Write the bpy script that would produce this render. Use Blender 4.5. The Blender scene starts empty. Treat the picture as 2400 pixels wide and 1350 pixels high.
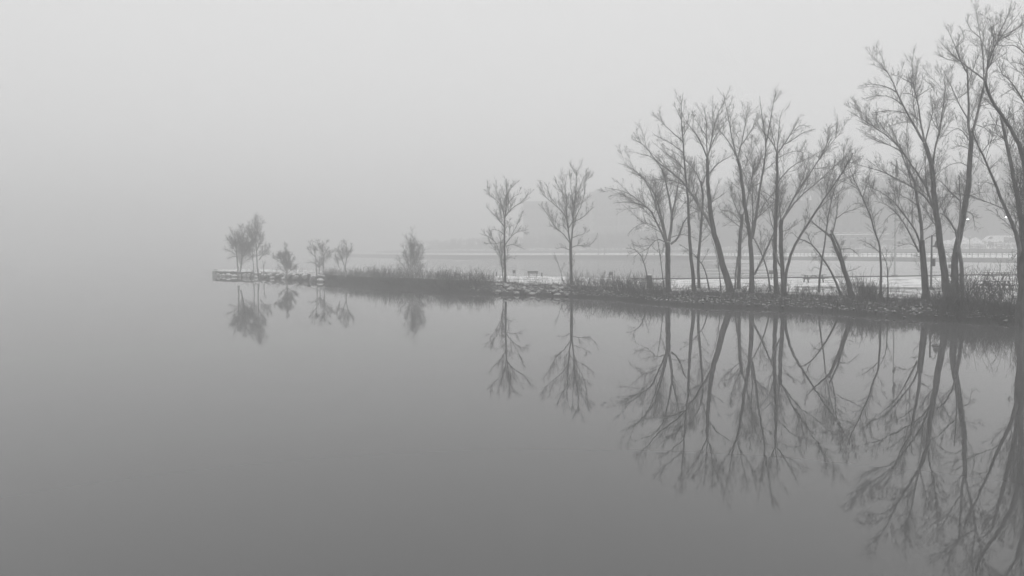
import bpy, math, random
import numpy as np
from mathutils import Matrix, Vector

random.seed(7)
RNG = np.random.default_rng(11)
S = bpy.context.scene
C = S.collection

# ------------------------------------------------------------------ camera
CAM_H, FPX, PITCH, ROLL = 4.5, 1800.0, math.radians(3.1), math.radians(-0.75)
fwd = Vector((0, math.cos(PITCH), -math.sin(PITCH)))
up0 = Vector((0, math.sin(PITCH), math.cos(PITCH)))
rt0 = Vector((1, 0, 0))
rt = rt0 * math.cos(ROLL) + up0 * math.sin(ROLL)
up = -rt0 * math.sin(ROLL) + up0 * math.cos(ROLL)
cam_d = bpy.data.cameras.new('camera')
cam = bpy.data.objects.new('camera', cam_d)
C.objects.link(cam)
cam.matrix_world = Matrix(((rt.x, up.x, -fwd.x, 0), (rt.y, up.y, -fwd.y, 0), (rt.z, up.z, -fwd.z, CAM_H), (0, 0, 0, 1)))
cam_d.sensor_width = 36
cam_d.lens = FPX / 2400 * 36
cam_d.clip_start, cam_d.clip_end = 0.1, 6000
S.camera = cam

# ------------------------------------------------------------------ sky, sun, exposure
SUN_EL, SUN_ROT = math.radians(48), math.radians(150)
w = bpy.data.worlds.new('World')
S.world = w
w.use_nodes = True
nt = w.node_tree
nt.nodes.clear()
out = nt.nodes.new('ShaderNodeOutputWorld')
bg = nt.nodes.new('ShaderNodeBackground')
sky = nt.nodes.new('ShaderNodeTexSky')
sky.sky_type = 'NISHITA'
sky.sun_disc = False
sky.sun_elevation, sky.sun_rotation = SUN_EL, SUN_ROT
sky.air_density, sky.dust_density, sky.ozone_density = 1.0, 6.0, 1.0
bw = nt.nodes.new('ShaderNodeRGBToBW')
geo = nt.nodes.new('ShaderNodeTexCoord')
sep = nt.nodes.new('ShaderNodeSeparateXYZ')
nt.links.new(geo.outputs['Generated'], sep.inputs[0])
ramp = nt.nodes.new('ShaderNodeMapRange')      # overcast dome: brighter towards the zenith
ramp.inputs['From Min'].default_value = 0.0
ramp.inputs['From Max'].default_value = 1.0
ramp.inputs['To Min'].default_value = 9.3
ramp.inputs['To Max'].default_value = 11.6
nt.links.new(sep.outputs['Z'], ramp.inputs['Value'])
mx = nt.nodes.new('ShaderNodeMix')
mx.data_type = 'FLOAT'
mx.inputs[0].default_value = 0.82
nt.links.new(sky.outputs[0], bw.inputs[0])
nt.links.new(bw.outputs[0], mx.inputs[2])
nt.links.new(ramp.outputs[0], mx.inputs[3])
nt.links.new(mx.outputs[0], bg.inputs['Color'])
bg.inputs['Strength'].default_value = 0.1
nt.links.new(bg.outputs[0], out.inputs[0])

sun_d = bpy.data.lights.new('sun', 'SUN')
sun_d.energy = 0.5
sun_d.angle = math.radians(40)
sun_d.color = (1, 1, 1)
sun = bpy.data.objects.new('sun', sun_d)
C.objects.link(sun)
sun.location = (0, -20, 60)
sun.rotation_euler = Vector((math.sin(SUN_ROT) * math.cos(SUN_EL), math.cos(SUN_ROT) * math.cos(SUN_EL), math.sin(SUN_EL))).to_track_quat('Z', 'Y').to_euler()

S.view_settings.view_transform = 'Standard'
S.view_settings.look = 'None'
S.view_settings.gamma = 1
S.view_settings.exposure = 0.0
S.cycles.use_denoising = True
S.cycles.use_adaptive_sampling = False
S.cycles.volume_bounces = 3
S.cycles.max_bounces = 8
S.cycles.diffuse_bounces = 2
S.cycles.glossy_bounces = 3
S.render.film_transparent = False

# ------------------------------------------------------------------ photograph geometry helpers
def ray(px, py):
    return fwd + rt * ((px - 1200) / FPX) + up * ((675 - py) / FPX)

def at_depth(px, py, Y):
    r = ray(px, py)
    t = Y / r.y
    return np.array((r.x * t, Y, CAM_H + r.z * t))

def at_z(px, py, z):
    r = ray(px, py)
    t = (z - CAM_H) / r.z
    return np.array((r.x * t, r.y * t, z))

# ------------------------------------------------------------------ materials (all neutral: the place is colourless in the fog)
def mat(name, c1, c2=None, scale=3.0, rough=0.9, bump=0.0, spec=0.3, detail=4, stretch=None):
    m = bpy.data.materials.new(name)
    m.use_nodes = True
    n = m.node_tree
    b = n.nodes['Principled BSDF']
    b.inputs['Roughness'].default_value = rough
    b.inputs['Specular IOR Level'].default_value = spec
    if c2 is None:
        c2 = c1 * 0.8
    tc = n.nodes.new('ShaderNodeTexCoord')
    nz = n.nodes.new('ShaderNodeTexNoise')
    nz.inputs['Scale'].default_value = scale
    nz.inputs['Detail'].default_value = detail
    src = tc.outputs['Object']
    if stretch:
        mp = n.nodes.new('ShaderNodeMapping')
        mp.inputs['Scale'].default_value = stretch
        n.links.new(src, mp.inputs[0])
        src = mp.outputs[0]
    n.links.new(src, nz.inputs['Vector'])
    cr = n.nodes.new('ShaderNodeValToRGB')
    cr.color_ramp.elements[0].position, cr.color_ramp.elements[1].position = 0.35, 0.65
    cr.color_ramp.elements[0].color = (c2, c2, c2, 1)
    cr.color_ramp.elements[1].color = (c1, c1, c1, 1)
    n.links.new(nz.outputs['Fac'], cr.inputs[0])
    n.links.new(cr.outputs[0], b.inputs['Base Color'])
    if bump:
        bp = n.nodes.new('ShaderNodeBump')
        bp.inputs['Strength'].default_value = bump
        n.links.new(nz.outputs['Fac'], bp.inputs['Height'])
        n.links.new(bp.outputs[0], b.inputs['Normal'])
    m['cr'] = 1
    return m

def snow_dust(m, amount=0.55, thr=0.62, snow=0.6, scale=9.0):
    """snow lying on the upward sides of a material"""
    n = m.node_tree
    b = n.nodes['Principled BSDF']
    old = b.inputs['Base Color'].links[0].from_socket
    g = n.nodes.new('ShaderNodeNewGeometry')
    s = n.nodes.new('ShaderNodeSeparateXYZ')
    n.links.new(g.outputs['Normal'], s.inputs[0])
    nz = n.nodes.new('ShaderNodeTexNoise')
    nz.inputs['Scale'].default_value = scale
    n.links.new(g.outputs['Position'], nz.inputs['Vector'])
    add = n.nodes.new('ShaderNodeMath')
    add.operation = 'MULTIPLY_ADD'
    n.links.new(nz.outputs['Fac'], add.inputs[0])
    add.inputs[1].default_value = 0.9
    n.links.new(s.outputs['Z'], add.inputs[2])
    mr = n.nodes.new('ShaderNodeMapRange')
    mr.inputs['From Min'].default_value = thr + 0.45
    mr.inputs['From Max'].default_value = thr + 0.6
    mr.inputs['To Max'].default_value = amount
    n.links.new(add.outputs[0], mr.inputs['Value'])
    mi = n.nodes.new('ShaderNodeMix')
    mi.data_type = 'RGBA'
    n.links.new(mr.outputs[0], mi.inputs[0])
    n.links.new(old, mi.inputs[6])
    mi.inputs[7].default_value = (snow, snow, snow, 1)
    n.links.new(mi.outputs[2], b.inputs['Base Color'])
    return m

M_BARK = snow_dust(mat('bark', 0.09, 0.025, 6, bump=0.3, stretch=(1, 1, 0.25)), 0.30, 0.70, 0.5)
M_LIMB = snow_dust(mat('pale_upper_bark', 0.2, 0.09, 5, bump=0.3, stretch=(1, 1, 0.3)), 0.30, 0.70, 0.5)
M_TWIG = mat('twigs', 0.13, 0.08, 4)
M_HAZE_TINT = mat('haze_tinted_twigs', 0.34, 0.2, 4)  # extra haze painted into the bark and twig colour of the far tip trees
M_BRUSH = mat('brush_stems', 0.085, 0.04, 1.5)
M_ROCK = snow_dust(mat('rock', 0.13, 0.05, 2.5, bump=0.4), 0.65, 0.60, 0.5, 5.0)
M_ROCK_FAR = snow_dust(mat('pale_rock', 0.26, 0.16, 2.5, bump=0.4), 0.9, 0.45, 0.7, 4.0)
M_TIMBER = mat('weathered_timber', 0.09, 0.05, 5)
M_METAL = mat('dark_metal', 0.07, 0.05, 5, rough=0.55, spec=0.5)
M_PALE = mat('pale_metal', 0.42, 0.36, 2, rough=0.5)
M_CONC = mat('concrete', 0.11, 0.08, 0.7)
M_SNOW = mat('snow', 0.82, 0.7, 0.6, bump=0.1)
M_STONE2 = mat('terrace_stone', 0.16, 0.1, 0.5)
M_BRICK = mat('dark_brick', 0.12, 0.07, 0.4)
M_STONE = mat('pale_stone', 0.3, 0.24, 0.5)
M_GLASS = mat('window_glass', 0.04, 0.03, 1, rough=0.15, spec=0.6)
M_TRIM = mat('window_trim', 0.45, 0.4, 1)
M_FLAG = mat('flag_cloth', 0.07, 0.04, 3)
M_WHITE = mat('white_paint', 0.72, 0.65, 1, rough=0.4, spec=0.5)
M_DARKP = mat('dark_paint', 0.05, 0.04, 1, rough=0.35, spec=0.5)
M_TYRE = mat('tyre_rubber', 0.03, 0.02, 5)

def emissive(name, v):
    m = bpy.data.materials.new(name)
    m.use_nodes = True
    b = m.node_tree.nodes['Principled BSDF']
    b.inputs['Emission Color'].default_value = (1, 1, 1, 1)
    b.inputs['Emission Strength'].default_value = v
    return m
M_LAMP = emissive('lit_lamp', 14.0)

# ------------------------------------------------------------------ mesh helpers
class MB:
    """collects vertices and faces of one mesh"""
    def __init__(s):
        s.v, s.f, s.n = [], [], 0
    def add(s, v, f):
        s.v.append(np.asarray(v, float))
        s.f.extend([tuple(int(i) + s.n for i in q) for q in f])
        s.n += len(v)
        return s
    def box(s, c, d, rz=0, taper=1.0):
        x, y, z = d[0] / 2, d[1] / 2, d[2] / 2
        v = np.array([(i * x * (taper if k > 0 else 1), j * y * (taper if k > 0 else 1), k * z) for k in (-1, 1) for i, j in ((-1, -1), (1, -1), (1, 1), (-1, 1))])
        cs, sn = math.cos(rz), math.sin(rz)
        v = np.stack([v[:, 0] * cs - v[:, 1] * sn, v[:, 0] * sn + v[:, 1] * cs, v[:, 2]], 1) + np.array(c)
        return s.add(v, [(0, 3, 2, 1), (4, 5, 6, 7), (0, 1, 5, 4), (1, 2, 6, 5), (2, 3, 7, 6), (3, 0, 4, 7)])
    def tube(s, pts, rad, sides=8):
        v, f = tube_arrays(np.asarray(pts, float)[None], np.asarray(rad, float)[None], sides, True)
        return s.add(v, f)
    def prism(s, prof, y0, y1):
        """profile in x,z extruded along y"""
        k = len(prof)
        v = [(x, y0, z) for x, z in prof] + [(x, y1, z) for x, z in prof]
        f = [tuple(range(k)), tuple(range(2 * k - 1, k - 1, -1))] + [(i, i + k, (i + 1) % k + k, (i + 1) % k) for i in range(k)]
        return s.add(v, f)
    def mesh(s, name, m, smooth=False):
        me = bpy.data.meshes.new(name)
        v = np.concatenate(s.v)
        me.from_pydata(v.tolist(), [], s.f)
        if smooth:
            me.polygons.foreach_set('use_smooth', [True] * len(me.polygons))
        me.materials.append(m)
        me.update()
        return me

def link(name, me, parent=None, loc=(0, 0, 0), rz=0.0):
    o = bpy.data.objects.new(name, me)
    C.objects.link(o)
    o.location = loc
    o.rotation_euler = (0, 0, rz)
    if parent is not None:
        o.parent = parent
    return o

def part(name, mb, m, parent, smooth=False, loc=(0, 0, 0)):
    return link(name, mb.mesh(name, m, smooth), parent, loc)

def thing(name, label, cat, loc=(0, 0, 0), rz=0.0, group=None):
    o = link(name, None, None, tuple(float(a) for a in loc), rz)
    o['label'], o['category'] = label, cat
    if group:
        o['group'] = group
    return o

def tag(o, label=None, cat=None, group=None, kind=None):
    for k, v in (('label', label), ('category', cat), ('group', group), ('kind', kind)):
        if v:
            o[k] = v
    return o

def tube_arrays(P, R, sides, caps=False):
    """P (n,k,3) centre lines, R (n,k) radii -> verts, quad faces"""
    n, k, _ = P.shape
    T = np.zeros_like(P)
    T[:, 1:-1] = P[:, 2:] - P[:, :-2]
    T[:, 0], T[:, -1] = P[:, 1] - P[:, 0], P[:, -1] - P[:, -2]
    T /= np.maximum(np.linalg.norm(T, axis=2, keepdims=True), 1e-9)
    ref = np.zeros((n, 1, 3))
    mean = T.mean(1)
    flat = np.abs(mean[:, 2]) > 0.75
    ref[flat, 0] = (0, 1, 0)
    ref[~flat, 0] = (0, 0, 1)
    ref = np.broadcast_to(ref, P.shape)
    A = np.cross(T, ref)
    A /= np.maximum(np.linalg.norm(A, axis=2, keepdims=True), 1e-9)
    B = np.cross(T, A)
    a = np.arange(sides) * 2 * np.pi / sides
    V = P[:, :, None] + R[:, :, None, None] * (A[:, :, None] * np.cos(a)[None, None, :, None] + B[:, :, None] * np.sin(a)[None, None, :, None])
    V = V.reshape(-1, 3)
    i = np.arange(n)[:, None, None] * k * sides
    j = np.arange(k - 1)[None, :, None] * sides
    q = np.arange(sides)[None, None]
    q2 = (q + 1) % sides
    F = np.stack([i + j + q, i + j + q2, i + j + sides + q2, i + j + sides + q], -1).reshape(-1, 4)
    if caps:
        F = [tuple(r) for r in F.tolist()]
        for t in range(n):
            b0 = t * k * sides
            F.append(tuple(range(b0 + sides - 1, b0 - 1, -1)))
            e = b0 + (k - 1) * sides
            F.append(tuple(range(e, e + sides)))
    return V, F

def quick_mesh(name, groups, m, smooth=True):
    """fast mesh from [(V, F quads)]"""
    V = np.concatenate([g[0] for g in groups])
    off, Fs = 0, []
    for v, f in groups:
        Fs.append(np.asarray(f) + off)
        off += len(v)
    F = np.concatenate(Fs).astype(np.int32)
    me = bpy.data.meshes.new(name)
    me.vertices.add(len(V))
    me.vertices.foreach_set('co', V.astype(np.float32).ravel())
    me.loops.add(F.size)
    me.loops.foreach_set('vertex_index', F.ravel())
    me.polygons.add(len(F))
    me.polygons.foreach_set('loop_start', np.arange(0, F.size, 4, dtype=np.int32))
    me.polygons.foreach_set('loop_total', np.full(len(F), 4, dtype=np.int32))
    if smooth:
        me.polygons.foreach_set('use_smooth', np.ones(len(F), dtype=bool))
    me.update(calc_edges=True)
    me.materials.append(m)
    return me

def resample(pts, rad, k):
    pts, rad = np.asarray(pts, float), np.asarray(rad, float)
    d = np.r_[0, np.cumsum(np.linalg.norm(np.diff(pts, axis=0), axis=1))]
    t = np.linspace(0, d[-1], k)
    # smooth by Catmull-like cosine blend of two linear resamplings
    q = np.stack([np.interp(t, d, pts[:, i]) for i in range(3)], 1)
    if k > 4:
        q2 = q.copy()
        q2[1:-1] = 0.25 * q[:-2] + 0.5 * q[1:-1] + 0.25 * q[2:]
        q = q2
    return q, np.interp(t, d, rad), d[-1]

def spawn(P, R, m, L, ang=(0.5, 1.0), upb=0.25, K=5, t0=0.15, rfac=0.5, rmin=0.007, wob=0.16, droop=0.0):
    """children twigs on every parent centre line; L = (n,) typical child length"""
    n, k, _ = P.shape
    t = RNG.uniform(t0, 0.93, (n, m))
    x = t * (k - 1)
    i = np.minimum(x.astype(int), k - 2)
    fr = (x - i)[..., None]
    r = np.arange(n)[:, None]
    a, b = P[r, i], P[r, i + 1]
    pos = a + (b - a) * fr
    tan = b - a
    tan /= np.maximum(np.linalg.norm(tan, axis=2, keepdims=True), 1e-9)
    rnd = RNG.normal(size=(n, m, 3))
    perp = rnd - (rnd * tan).sum(2, keepdims=True) * tan
    perp /= np.maximum(np.linalg.norm(perp, axis=2, keepdims=True), 1e-9)
    an = RNG.uniform(ang[0], ang[1], (n, m, 1))
    d = tan * np.cos(an) + perp * np.sin(an)
    d[..., 2] += upb
    d /= np.linalg.norm(d, axis=2, keepdims=True)
    ln = (L[:, None] * RNG.uniform(0.45, 1.15, (n, m)) * (1.12 - 0.62 * t))
    d, pos, ln = d.reshape(-1, 3), pos.reshape(-1, 3), ln.reshape(-1)
    N = len(ln)
    Q = np.zeros((N, K, 3))
    Q[:, 0] = pos
    st = (ln / (K - 1))[:, None]
    for j in range(1, K):
        d = d + RNG.normal(size=(N, 3)) * wob
        d[:, 2] += 0.05 - droop
        d /= np.linalg.norm(d, axis=1, keepdims=True)
        Q[:, j] = Q[:, j - 1] + d * st
    pr = (R[r, i] + (R[r, i + 1] - R[r, i]) * fr[..., 0]).reshape(-1)
    r0 = np.minimum(pr * rfac, 0.002 + ln * 0.0062)
    r0 = np.maximum(r0, rmin)
    RR = r0[:, None] * np.linspace(1, 0.45, K)[None]
    RR = np.maximum(RR, rmin * 0.75)
    return Q, RR, ln

def grow_crown(limbs, dens=1.0, l1=(0.9, 2.4), upb=0.2, droop=0.0, t0=0.12, rmin=0.005, levels=3):
    """limbs: [(P (k,3), R (k,), length)] -> [(V,F)]: boughs, branchlets, twigs, twig ends"""
    groups = []
    def shoot(src, per_m, lf, lmax, ang, K, r_, t_, rf=0.5, wob=0.09, ub=upb, nmin=1):
        res = []
        for P, R, ln in src:
            m = max(nmin, int(ln * per_m * dens + random.random()))
            if m < 1 or ln < 0.3:
                continue
            q, rr, l = spawn(P[None], R[None], m, np.array([min(ln * lf, lmax)]), ang, ub, K, t_, rf, r_, wob, droop)
            res += [(q[i], rr[i], l[i]) for i in range(len(l))]
        if res:
            groups.append(tube_arrays(np.array([r[0] for r in res]), np.array([r[1] for r in res]), 4))
        return res
    big = shoot(limbs, 0.95, 0.5, l1[1] * 1.5, (0.4, 0.85), 9, rmin * 1.8, 0.12)
    mid = shoot([b for b in big if b[2] > 0.8], 1.3, 0.55, l1[1] * 0.85, (0.4, 0.85), 7, rmin * 1.4, 0.1)
    allp = list(limbs) + big + mid
    P1, R1, L1 = [], [], []
    for K in (6,):
        for P, R, ln in allp:
            m = max(2, int(ln * 3.6 * dens + 0.5))
            q, rr, l = spawn(P[None], R[None], m, np.array([min(max(ln * 0.4, l1[0] * 0.5), l1[1] * 0.5)]), (0.45, 0.95), upb * 0.8, 5, 0.08, 0.6, rmin, 0.10, droop)
            P1.append(q); R1.append(rr); L1.append(l)
    P1, R1, L1 = np.concatenate(P1), np.concatenate(R1), np.concatenate(L1)
    groups.append(tube_arrays(P1, R1, 3))
    P2, R2, L2 = spawn(P1, R1, 3, L1 * 0.5, (0.4, 0.9), upb * 0.5, 3, 0.15, 0.8, rmin * 0.8, 0.10, droop)
    groups.append(tube_arrays(P2, R2, 3))
    return groups

def traced_tree(name, label, stems, foot, dz=0.5, depth=None, dens=1.0, spread=2.2, l1=(0.9, 2.2), upb=0.2, droop=0.0, group='bare trees along the spit', cat='tree', root=0.35, levels=3, rmin=0.0054, mats=None):
    """stems: list of (pixel points, width0, width1) in photograph pixels; first is the trunk.
    Every later stem starts on the nearest stem before it; depths fan out at random round the trunk."""
    D = depth if depth else at_z(foot[0], foot[1], dz)[1]
    k = D / FPX
    base = at_depth(foot[0], foot[1], D)
    th = thing(name, label, cat, base, 0, group)
    limbs, parts_ = [], []
    anchors = []          # (px,py,Y)
    for si, (pts, w0, w1) in enumerate(stems):
        pts = [tuple(map(float, p)) for p in pts]
        L = np.r_[0, np.cumsum([math.hypot(pts[i + 1][0] - pts[i][0], pts[i + 1][1] - pts[i][1]) for i in range(len(pts) - 1)])]
        if si == 0:
            Y0, slope = D, random.uniform(-0.04, 0.04)
        else:
            best = min(anchors, key=lambda a: (a[0] - pts[0][0]) ** 2 + (a[1] - pts[0][1]) ** 2)
            Y0 = best[2]
            slope = random.choice((-1, 1)) * random.uniform(0.15, 0.55) * min(1.0, spread / max(0.5, L[-1] * k) + 0.15)
        P = []
        for p, l in zip(pts, L):
            t = l / max(L[-1], 1)
            Y = Y0 + slope * l * k * (0.4 + 0.6 * t)
            P.append(at_depth(p[0], p[1], Y))
        Rr = (w0 * 0.87 + (w1 * (0.6 if w1 < 1.6 else 1) - w0 * 0.87) * (L / max(L[-1], 1)) ** 0.9) * 0.5 * k
        q, rr, ln = resample(P, Rr, max(8, int(L[-1] * k / 0.45)))
        if si == 0:
            rr = rr * (1 + 0.22 * np.exp(-np.linspace(0, ln, len(rr)) / 0.35))
            q = np.vstack([q[0] - np.array((0, 0, root)), q]); rr = np.r_[rr[0] * 1.15, rr]
        jit = RNG.normal(size=q.shape) * (rr[:, None] * 0.06 + 0.008)
        jit[0] = 0
        q = q + jit
        for i_ in range(len(pts) - 1):
            for u in (0, .2, .4, .6, .8, 1.0):
                x = pts[i_][0] + (pts[i_ + 1][0] - pts[i_][0]) * u
                y = pts[i_][1] + (pts[i_ + 1][1] - pts[i_][1]) * u
                l = L[i_] + (L[i_ + 1] - L[i_]) * u
                anchors.append((x, y, Y0 + slope * l * k * (0.4 + 0.6 * l / max(L[-1], 1))))
        limbs.append((q, rr, ln))
        g = tube_arrays((q - base)[None], rr[None], 10 if si == 0 else 7)
        nm = 'trunk' if si == 0 else 'limb'
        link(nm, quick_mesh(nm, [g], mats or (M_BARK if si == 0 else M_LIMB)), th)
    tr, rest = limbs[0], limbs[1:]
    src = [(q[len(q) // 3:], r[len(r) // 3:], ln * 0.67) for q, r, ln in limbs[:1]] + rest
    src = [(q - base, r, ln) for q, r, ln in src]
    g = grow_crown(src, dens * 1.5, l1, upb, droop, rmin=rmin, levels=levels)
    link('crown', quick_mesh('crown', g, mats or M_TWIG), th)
    return th

def fr(ox, oy, s):
    return lambda *p: [(ox + p[i] / s, oy + p[i + 1] / s) for i in range(0, len(p), 2)]
A = fr(1400, 200, 2.5)
DD = fr(2050, 380, 3.375)
E = fr(1980, 120, 4.5)
F = fr(2160, 0, 4.5)
CC = fr(2160, 280, 4.82)
G = fr(1080, 380, 3.75)
T = fr(480, 500, 6.316)
Z1 = fr(450, 480, 3.4286)
N_ = fr(0, 0, 1)

# ------------------------------------------------------------------ the setting: water, spit, far shore
def grid_obj(name, rows, m, smooth=True):
    """rows: list of equal-length lists of points"""
    A_ = np.array(rows)
    r, c, _ = A_.shape
    i = np.arange(r - 1)[:, None] * c
    j = np.arange(c - 1)[None]
    Fq = np.stack([i + j, i + j + 1, i + j + c + 1, i + j + c], -1).reshape(-1, 4)
    return link(name, quick_mesh(name, [(A_.reshape(-1, 3), Fq)], m, smooth))

def water_material():
    m = bpy.data.materials.new('still_water')
    m.use_nodes = True
    n = m.node_tree
    b = n.nodes['Principled BSDF']
    b.inputs['Base Color'].default_value = (0.095, 0.095, 0.095, 1)
    b.inputs['Roughness'].default_value = 0.012
    b.inputs['IOR'].default_value = 1.36
    b.inputs['Specular IOR Level'].default_value = 0.5
    g = n.nodes.new('ShaderNodeNewGeometry')
    mp = n.nodes.new('ShaderNodeMapping')
    mp.inputs['Scale'].default_value = (0.9, 0.35, 1)
    nz = n.nodes.new('ShaderNodeTexNoise')
    nz.inputs['Scale'].default_value = 1.6
    nz.inputs['Detail'].default_value = 3
    bp = n.nodes.new('ShaderNodeBump')
    bp.inputs['Strength'].default_value = 0.075
    bp.inputs['Distance'].default_value = 0.02
    n.links.new(g.outputs['Position'], mp.inputs[0])
    n.links.new(mp.outputs[0], nz.inputs['Vector'])
    n.links.new(nz.outputs['Fac'], bp.inputs['Height'])
    n.links.new(bp.outputs[0], b.inputs['Normal'])
    return m

M_WATER = water_material()
me = MB().add([(-1200, -300, 0), (1200, -300, 0), (1200, 1500, 0), (-1200, 1500, 0)], [(0, 1, 2, 3)]).mesh('water', M_WATER)
tag(link('water', me), kind='structure')

def lut(tab, x):
    a = np.array(tab, float)
    return float(np.interp(x, a[:, 0], a[:, 1]))

SHORE = [(505, 647), (560, 649), (620, 652), (700, 657), (760, 661), (850, 669), (950, 677), (1050, 685), (1150, 690), (1250, 692), (1350, 697), (1450, 703), (1550, 713), (1650, 720), (1750, 723), (1850, 727), (1950, 733), (2050, 742), (2150, 748), (2250, 753), (2400, 762), (2800, 792)]
CREST = [(505, 636), (560, 637), (640, 639), (740, 643), (850, 648), (1000, 653), (1150, 659), (1250, 663), (1350, 668), (1450, 674), (1560, 681), (1700, 685), (1800, 687), (1900, 691), (2000, 693), (2100, 698), (2200, 702), (2300, 706), (2400, 713), (2800, 735)]
BACK = [(505, 631.5), (600, 631), (700, 633), (800, 637), (950, 642), (1080, 645.5), (1200, 646.5), (1330, 648), (1500, 655), (1750, 653), (2085, 649), (2400, 643.5), (2800, 637)]
TOPZ = [(505, 0.85), (760, 0.85), (1000, 0.7), (1200, 0.58), (1500, 0.55), (2800, 0.55)]

def fbm(x, y, s=1.0):
    return (math.sin(x * 1.3 * s + 1.7 * math.sin(y * 0.9 * s)) + math.sin(y * 1.9 * s + 2.1 * math.sin(x * 1.1 * s + 1.3)) + 0.6 * math.sin(x * 4.1 * s + y * 3.3 * s) + 0.4 * math.sin(x * 8.3 * s - y * 7.1 * s)) / 3.0

def section(px):
    zt = lut(TOPZ, px)
    s = at_z(px, lut(SHORE, px), 0)
    c = at_z(px, lut(CREST, px), zt)
    b = at_z(px, lut(BACK, px), zt)
    if b[1] < c[1] + 1.5:
        b = c + (b - s) / max(np.linalg.norm(b - s), .01) * 1.5
        b[2] = zt
    return s, c, b, zt

bank_rows, lawn_rows = [], []
PXS = list(np.arange(505, 800, 1.5)) + list(np.arange(800, 1400, 2.0)) + list(np.arange(1400, 2800, 2.5))
for px in PXS:
    s, c, b, zt = section(px)
    row = []
    for i, u in enumerate(np.linspace(-0.12, 1.0, 16)):
        p = s + (c - s) * u
        v = max(0.0, u)
        wdt = np.linalg.norm((c - s)[:2])
        rise = 1 - math.exp(-v * wdt / 1.6)
        z = zt * rise / (1 - math.exp(-wdt / 1.6)) if u > 0 else -0.5
        if 0 < u < 1:
            z += 0.09 * fbm(p[0] * 1.5, p[1] * 1.5) * math.sin(math.pi * u)
            z = max(z, 0.03)
            p = p + np.array((0.12 * fbm(p[1], p[0], 2.0), 0.12 * fbm(p[0], p[1], 2.2), 0))
        elif u == 0 or (u < 0):
            p = p + np.array((0, 0.25 * fbm(px * 0.05, 3.1, 1.0), 0))
        row.append((p[0], p[1], z))
    if px < 1150:      # slumped, uneven crest on the outer spit
        q = row[-1]
        row[-1] = (q[0], q[1], q[2] + 0.10 * fbm(q[0] * 0.8, q[1] * 0.6))
    bank_rows.append(row)
    crest_z = row[-1][2]
    row = []
    for u in (0, 0.12, 0.25, 0.5, 0.75, 0.97, 1.0, 1.02):
        p = c + (b - c) * u
        z = zt + (0.03 * fbm(p[0] * .7, p[1] * .7) if 0 < u < 0.97 else 0)
        if u == 0:
            z = crest_z
        if u > 1.01:
            z = -0.5
        row.append((p[0], p[1], z))
    lawn_rows.append(row)

def patchy(name, light, dark, scale, lo, hi, bump=0.2, scale2=None, rough=0.95):
    m = bpy.data.materials.new(name)
    m.use_nodes = True
    n = m.node_tree
    b = n.nodes['Principled BSDF']
    b.inputs['Roughness'].default_value = rough
    b.inputs['Specular IOR Level'].default_value = 0.2
    g = n.nodes.new('ShaderNodeNewGeometry')
    nz = n.nodes.new('ShaderNodeTexNoise')
    nz.inputs['Scale'].default_value = scale
    nz.inputs['Detail'].default_value = 8
    nz.inputs['Roughness'].default_value = 0.65
    n.links.new(g.outputs['Position'], nz.inputs['Vector'])
    cr = n.nodes.new('ShaderNodeValToRGB')
    cr.color_ramp.elements[0].position, cr.color_ramp.elements[1].position = lo, hi
    cr.color_ramp.elements[0].color = (dark, dark, dark, 1)
    cr.color_ramp.elements[1].color = (light, light, light, 1)
    n.links.new(nz.outputs['Fac'], cr.inputs[0])
    n.links.new(cr.outputs[0], b.inputs['Base Color'])
    bp = n.nodes.new('ShaderNodeBump')
    bp.inputs['Strength'].default_value = bump
    n.links.new(nz.outputs['Fac'], bp.inputs['Height'])
    n.links.new(bp.outputs[0], b.inputs['Normal'])
    return m

M_BANK = patchy('bank_soil', 0.62, 0.035, 3.2, 0.54, 0.60, 0.5)
def dry_above(m, z0, z1, wet):
    n = m.node_tree
    b = n.nodes['Principled BSDF']
    old = b.inputs['Base Color'].links[0].from_socket
    g = n.nodes.new('ShaderNodeNewGeometry')
    sp = n.nodes.new('ShaderNodeSeparateXYZ')
    mr = n.nodes.new('ShaderNodeMapRange')
    mr.inputs['From Min'].default_value, mr.inputs['From Max'].default_value = z0, z1
    mi = n.nodes.new('ShaderNodeMix')
    mi.data_type = 'RGBA'
    n.links.new(g.outputs['Position'], sp.inputs[0])
    mx_ = n.nodes.new('ShaderNodeMapRange')     # the outer bank is bare of snow
    mx_.inputs['From Min'].default_value, mx_.inputs['From Max'].default_value = -6, 0
    n.links.new(sp.outputs['X'], mx_.inputs['Value'])
    mm = n.nodes.new('ShaderNodeMath')
    mm.operation = 'MULTIPLY'
    n.links.new(sp.outputs['Z'], mr.inputs['Value'])
    n.links.new(mr.outputs[0], mm.inputs[0])
    n.links.new(mx_.outputs[0], mm.inputs[1])
    n.links.new(mm.outputs[0], mi.inputs[0])
    mi.inputs[6].default_value = (wet, wet, wet, 1)
    n.links.new(old, mi.inputs[7])
    n.links.new(mi.outputs[2], b.inputs['Base Color'])
dry_above(M_BANK, 0.16, 0.28, 0.03)
M_LAWN = patchy('snowy_lawn', 0.78, 0.18, 0.55, 0.38, 0.5, 0.1)
tag(grid_obj('bank', bank_rows, M_BANK), kind='structure')
tag(grid_obj('snowy_ground', lawn_rows, M_LAWN), kind='structure')

rows = []
for px in np.arange(1860, 2800, 12):
    s, c, b, zt = section(px)
    p0, p1 = c + (b - c) * 0.30, c + (b - c) * 0.37
    rows.append([(p0[0], p0[1], zt + 0.05), ((p0[0] + p1[0]) / 2, (p0[1] + p1[1]) / 2, zt + 0.055), (p1[0], p1[1], zt + 0.05)])
tag(grid_obj('path', rows, patchy('trodden_path', 0.45, 0.14, 1.3, 0.42, 0.6, 0.2)), kind='structure')

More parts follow.
